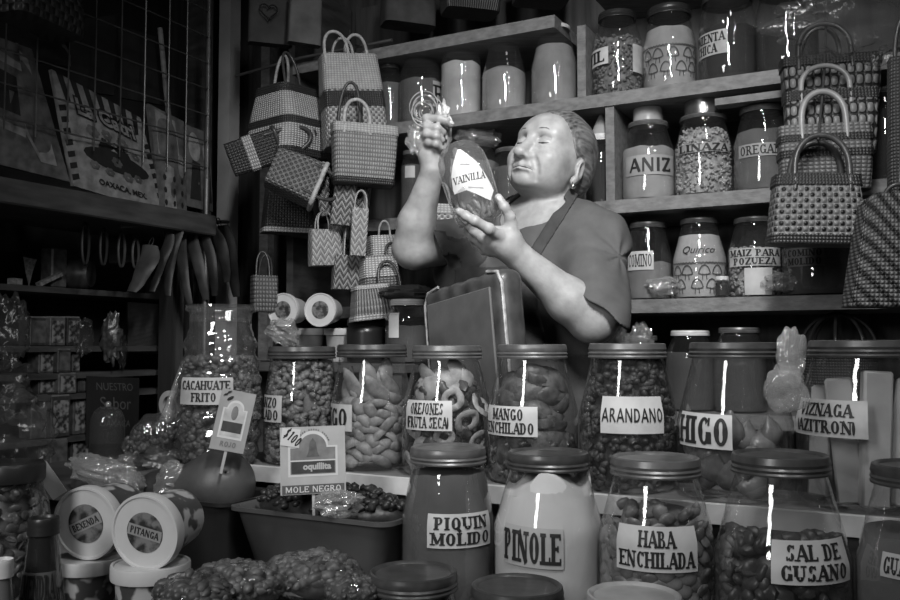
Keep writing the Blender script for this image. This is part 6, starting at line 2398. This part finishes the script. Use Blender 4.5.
t, at = wall_bag('banner', 'dark hanging banner with pale wording behind the domed jar', ((88, 376), (140, 378), (140, 444), (88, 444)), RS + .05, M('banner_black', .012, .7), .004, cat='banner')
for txt, h, cv in (('NUESTRO', .16, .80), ('Sabor', .26, .52), ('OAXACA', .14, .26)):
    pl = font_polys(txt, h)
    ws = [x for q in pl for x, z in q]
    f = min(1.0, .8 / (max(ws) - min(ws)))
    decal('lettering', at, [[(.5 + x * f, cv + z) for x, z in q] for q in pl], M('banner_ink', .09, .7), t)
t, at = wall_bag('wicker_mat', 'flat wicker panel hanging above the banner', ((128, 302), (158, 304), (158, 354), (128, 352)), RS + .02, weave('weave_panel', 'plain', .02, .10, 130, 130), .006, cat='mat')
for i, (px, w, v) in enumerate(((166, 10, .03), (178, 7, .07), (187, 8, .02))):
    a, b = pl_(px, 300, RS + .1), pl_(px, 470, RS + .1)
    o = build('wooden_post', MB().box(0, 0, .62, w * .0026, .03, 1.24), M('post_%d' % i, v, .6, var=.3, scale=8, stretch=(6, 6, .6)), None, 0)
    place(o, (a.x, a.y, 0), PRZ)
    tag(o, ('darkest', 'palest', 'last')[i] + ' of the three slim upright posts beside the barrel jar', 'post', 'slim posts beside the barrel jar')
# small things on the upper board of the rack
zs = rack_z(288)
o = build('round_box', MB().lathe([(0, -.04), (.036, -.038), (.042, -.02), (.042, .02), (.036, .038), (0, .04)], 32), M('drum_dark', .05, .4, var=.5, scale=30), None, 40)
p = pl_(78, 274, RS + .02)
place(o, (p.x, p.y, zs + .0425), rot=(PI / 2, 0, PRZ + .5))
tag(o, 'small dark round drum standing on edge on the side rack', 'drum')
p = pl_(30, 248, RS)
o = build('paper_tag', MB().add([(-.02, 0, .03), (.022, 0, .026), (.012, .003, -.01), (.004, .006, -.05), (-.01, .003, -.01)], [(0, 1, 2, 4), (2, 3, 4)]).xf(Matrix.Translation((0, 0, .05))), M('tag_pale', .22, .7, var=.5, scale=120), None, 0)
place(o, (p.x, p.y, zs + .0), PRZ)
tag(o, 'crumpled pale paper tag standing on the side rack', 'paper tag')
for i, (px, py, w, h, rr, lb) in enumerate(((50, 280, .075, .010, .45, 'pale slanting strip lying on the side rack'), (15, 276, .03, .016, 0, 'tiny pale card at the edge of the side rack'))):
    p = pl_(px, py, RS + .03)
    o = build('card_strip', MB().box(0, 0, h / 2, w, .02, h), M('tag_pale', .22, .7), None, 0)
    place(o, (p.x, p.y, zs + .001 + (.016 if rr else 0)), rot=(0, -rr, PRZ))
    tag(o, lb, 'card')
p = pl_(54, 262, RS)
o = build('dark_box', MB().box(0, 0, .055, .05, .05, .11, bev=.004), PK[1], None, 20)
place(o, (p.x, p.y, zs + .001), PRZ)
tag(o, 'upright dark box between the paper tag and the round drum', 'box')
for i, (px, py, lb) in enumerate(((84, 336, 'smooth dim clear bag hanging by the packets'), (111, 338, 'shiny foil-like bag hanging above the banner'), (122, 350, 'narrow pale foil bag beside the wicker panel'), (10, 330, 'dark clear bag at the picture edge, upper'), (8, 392, 'dark clear bag at the picture edge, lower'))):
    r = ((.028, .02, .05), (.03, .02, .07), (.014, .02, .05), (.04, .03, .07), (.045, .03, .06))[i]
    o = build('film_bag', crumple((0, 0, 0), r, 100 + i, .4), clear('film_dim', .9, .55, .2, bump=.5, bscale=40, base=.035, milky=.035, mv=.4) if i != 1 else M('foil', .12, .3, metal=.5, var=.6, scale=50, bump=.6, bscale=50), None, 50)
    place(o, pl_(px, py, RS + .06 if i < 3 else -1.6))
    tag(o, lb, 'plastic bag', 'film bags by the side rack')

# ------------------------------------------------------------------ low left: side stand with jars and bags
c_l = 1.30
ls = thing('side_stand', 'dark low stand beside the counter carrying bags and a domed jar', 'stand', SC(-1.63, 1.415, 0), STALL_RZ)
zt = .70
build('stand_top', MB().box(.02, 0, zt - .012, .70, .36, .024, bev=.003), W_DARK, ls, 20)
for sx in (-1, 1):
    for sy in (-1, 1):
        build('leg', MB().box(sx * .30 + .02, sy * .15, (zt - .024) / 2, .04, .04, zt - .024), W_DARK, ls, 0)
p = P(108, 406, 1.86)
k = 1.86 / FPX
R, H = 16.5 * k, 54 * k
dj = thing('domed_jar', 'small clear domed jar standing before the dark banner', 'jar', (p.x, p.y, p.z - H))
build('dome', MB().lathe([(0, .001), (R * .95, 0), (R, .006), (R, H * .62), (R * .95, H * .78), (R * .8, H * .9), (R * .5, H * .98), (R * .2, H), (0, H)], 36), clear('dome_plastic', .9, .95, .06, base=.08, milky=.03, bump=.3), dj, 60)
build('knob', MB().ell((0, 0, H + .004), (.006, .006, .006), None, 10, 6), FILM, dj, 60)
o = build('jar_stand', MB().box(0, 0, 0, .10, .10, p.z - H - zt - .002, bev=.003), PK[0], None, 20)
place(o, (p.x, p.y, (p.z - H + zt) / 2), STALL_RZ)
tag(o, 'dark box carrying the domed jar', 'box')
for i, (px, py, D, r, lb) in enumerate(((98, 470, 1.62, (.055, .035, .028), 'rounded shiny clear bag below the domed jar'), (130, 468, 1.66, (.03, .03, .03), 'small bright clear bag beside the rounded one'), (162, 462, 1.62, (.05, .03, .03), 'brown shiny packet bag beside the barrel jar'), (172, 486, 1.48, (.03, .03, .04), 'clear bag curled against the dark mole mound'), (128, 486, 1.5, (.03, .03, .03), 'dull clear bag behind the tilted tubs'))):
    o = build('film_bag', crumple((0, 0, 0), r, 120 + i, .35), FILM if i != 2 else M('brown_foil', .06, .25, var=.5, scale=40, bump=.6, bscale=40), None, 50)
    c = P(px, py, D)
    place(o, c, rot=(0, .3, 0))
    tag(o, lb, 'plastic bag', 'shiny bags on the low stand')
# slanting bag of seeds with a long twisted neck
a, b = P(130, 446, 1.62), P(180, 424, 1.62)
F = Field(np.minimum(npv(a), npv(b)) - .07, np.maximum(npv(a), npv(b)) + .07, .003)
F.chain([npv(a), npv(a) * .5 + npv(b) * .5, npv(b)], [.014, .036, .022], .02)
F.warp(lambda p: np.sin(p[..., 0] * 220 + p[..., 2] * 60) * .0014)
v, q = F.mesh(1)
sb_ = thing('seed_bag', 'slanting clear bag of dark seeds with a long twisted neck', 'bag of seeds', (0, 0, 0))
build_np('film', v, q, FILM_THIN, sb_)
m = MB()
r_ = random.Random(5)
for i in range(150):
    u = r_.uniform(.08, .92)
    c = a.lerp(b, u) + Vector((r_.gauss(0, 1), r_.gauss(0, 1), r_.gauss(0, 1))).normalized() * (.024 * math.sin(PI * min(1, u * .9 + .1)) + .004)
    m.ell(c, (.006, .004, .004), Matrix.Rotation(r_.uniform(0, 6), 3, 'Y'), 6, 5)
build('seeds', m, NUT2, sb_, 60, kind='stuff')
build('twisted_neck', MB().tube([P(168, 420, 1.62), P(172, 396, 1.62), P(180, 376, 1.62), P(186, 362, 1.63)], [.016, .006, .007, .009], 10), FILM, sb_, 60)
o = build('tape_roll', MB().lathe([(.016, 0), (.026, 0), (.026, .018), (.016, .018), (.016, 0)], 32), M('tape_pale', .30, .5, var=.2), None, 40)
place(o, P(176, 404, 1.66), rot=(PI / 2, 0, -.5))
tag(o, 'pale ring of tape beside the barrel jar', 'tape roll')
for i, (px, py, lb) in enumerate(((163, 478, 'upper brown paper packet stacked behind the basins'), (160, 492, 'lower brown paper packet stacked behind the basins'))):
    o = build('paper_packet', MB().box(0, 0, 0, .085, .06, .024, bev=.006), M('brown_paper', .085, .6, var=.4, scale=30), None, 20)
    place(o, P(px, py, 1.56), rot=(0, 0, STALL_RZ + .2 * i))
    tag(o, lb, 'packet', 'brown packets behind the basins')
# nearest corner: wide jar of dried slices, film bag on top, almond bottle
p = P(8, 482, 1.16)
k = 1.16 / FPX
J = dict(X=p.x, Y=p.y, z0=TL + .03, R=40 * k, H=p.z - TL - .03, rz=-math.atan2(p.x, p.y), D=1.16, px=8, wpx=82)
R, H = J['R'], J['H']
wj = thing('wide_jar', 'wide jar of dark dried slices in the picture corner', 'jar', (p.x, p.y, J['z0'] + .0006), J['rz'])
J['prof'] = [(0, .002), (R * .9, 0), (R, .01), (R, H * .82), (R * .95, H * .9), (R * .82, H * .96), (R * .8, H)]
J['root'] = wj
build('glass_body', MB().lathe(J['prof'] + [(R * .76, H)], 44), GLASS, wj, 60)
lumps(J, 'dried_slices', 'dark dried slices filling the wide corner jar', 'dried slices', M('slice_dark', .10, .4, var=.6, scale=60), 486, 420, .010, .3, 51)
o = build('film_bag', crumple((0, 0, 0), (.055, .045, .06), 141, .35, 32, 22), clear('film_dim', .9, .8, .2, bump=.5, bscale=40, base=.06, milky=.035, mv=.4), None, 50)
place(o, P(14, 434, 1.18))
tag(o, 'tall crumpled film bag resting on the wide corner jar', 'plastic bag')
o = build('loose_jar_cover', MB().lathe([(0, 0), (R * .84, 0), (R * .86, .004), (R * .86, .02), (R * .8, .024), (0, .024)], 36), LID_BLACK, None, 40)
place(o, (p.x, p.y, p.z + .002))
tag(o, 'loose black jar cover lying on the wide corner jar', 'lid')
o = build('card_strip', MB().box(0, 0, 0, .022, .002, .06), CARD, None, 0)
place(o, P(48, 478, 1.24), rot=(0, .75, .1))
o.rotation_euler = (0, -.6, .1)
tag(o, 'pale slanting card wedged beside the wide corner jar', 'card')
p = P(46, 520, 1.10)
zb = TL + .001
k = 1.10 / FPX
bt = jar('almond', 'spice_bottle', 'dark bottle lettered ALMENDRA in front of the wide corner jar', 44, CF, 44, 30, TL, 518, sh=.62, lidm=LID_BLACK, lidh=.02, cat='bottle', D=1.10)
powder(bt, 'dark_extract', 'dark extract filling the ALMENDRA bottle', 'liquid', M('extract', .012, .2), 540)
label(bt, 22, 574, 58, 604, ['ALMENDRA'], M('label_dark', .10, .6, var=.2), thick=.22, gap=.1)  # label in dark grey paper
bt = jar('corner', 'spice_bottle', 'small white-capped bottle cut off by the picture corner', 2, 1.05, 26, 22, TL, 560, sh=.8, lidm=LID_PALE, lidh=.02, cat='bottle', D=1.04)
powder(bt, 'grey_spice', 'grey spice in the small white-capped corner bottle', 'spice', M('fill_160', .16), 575)
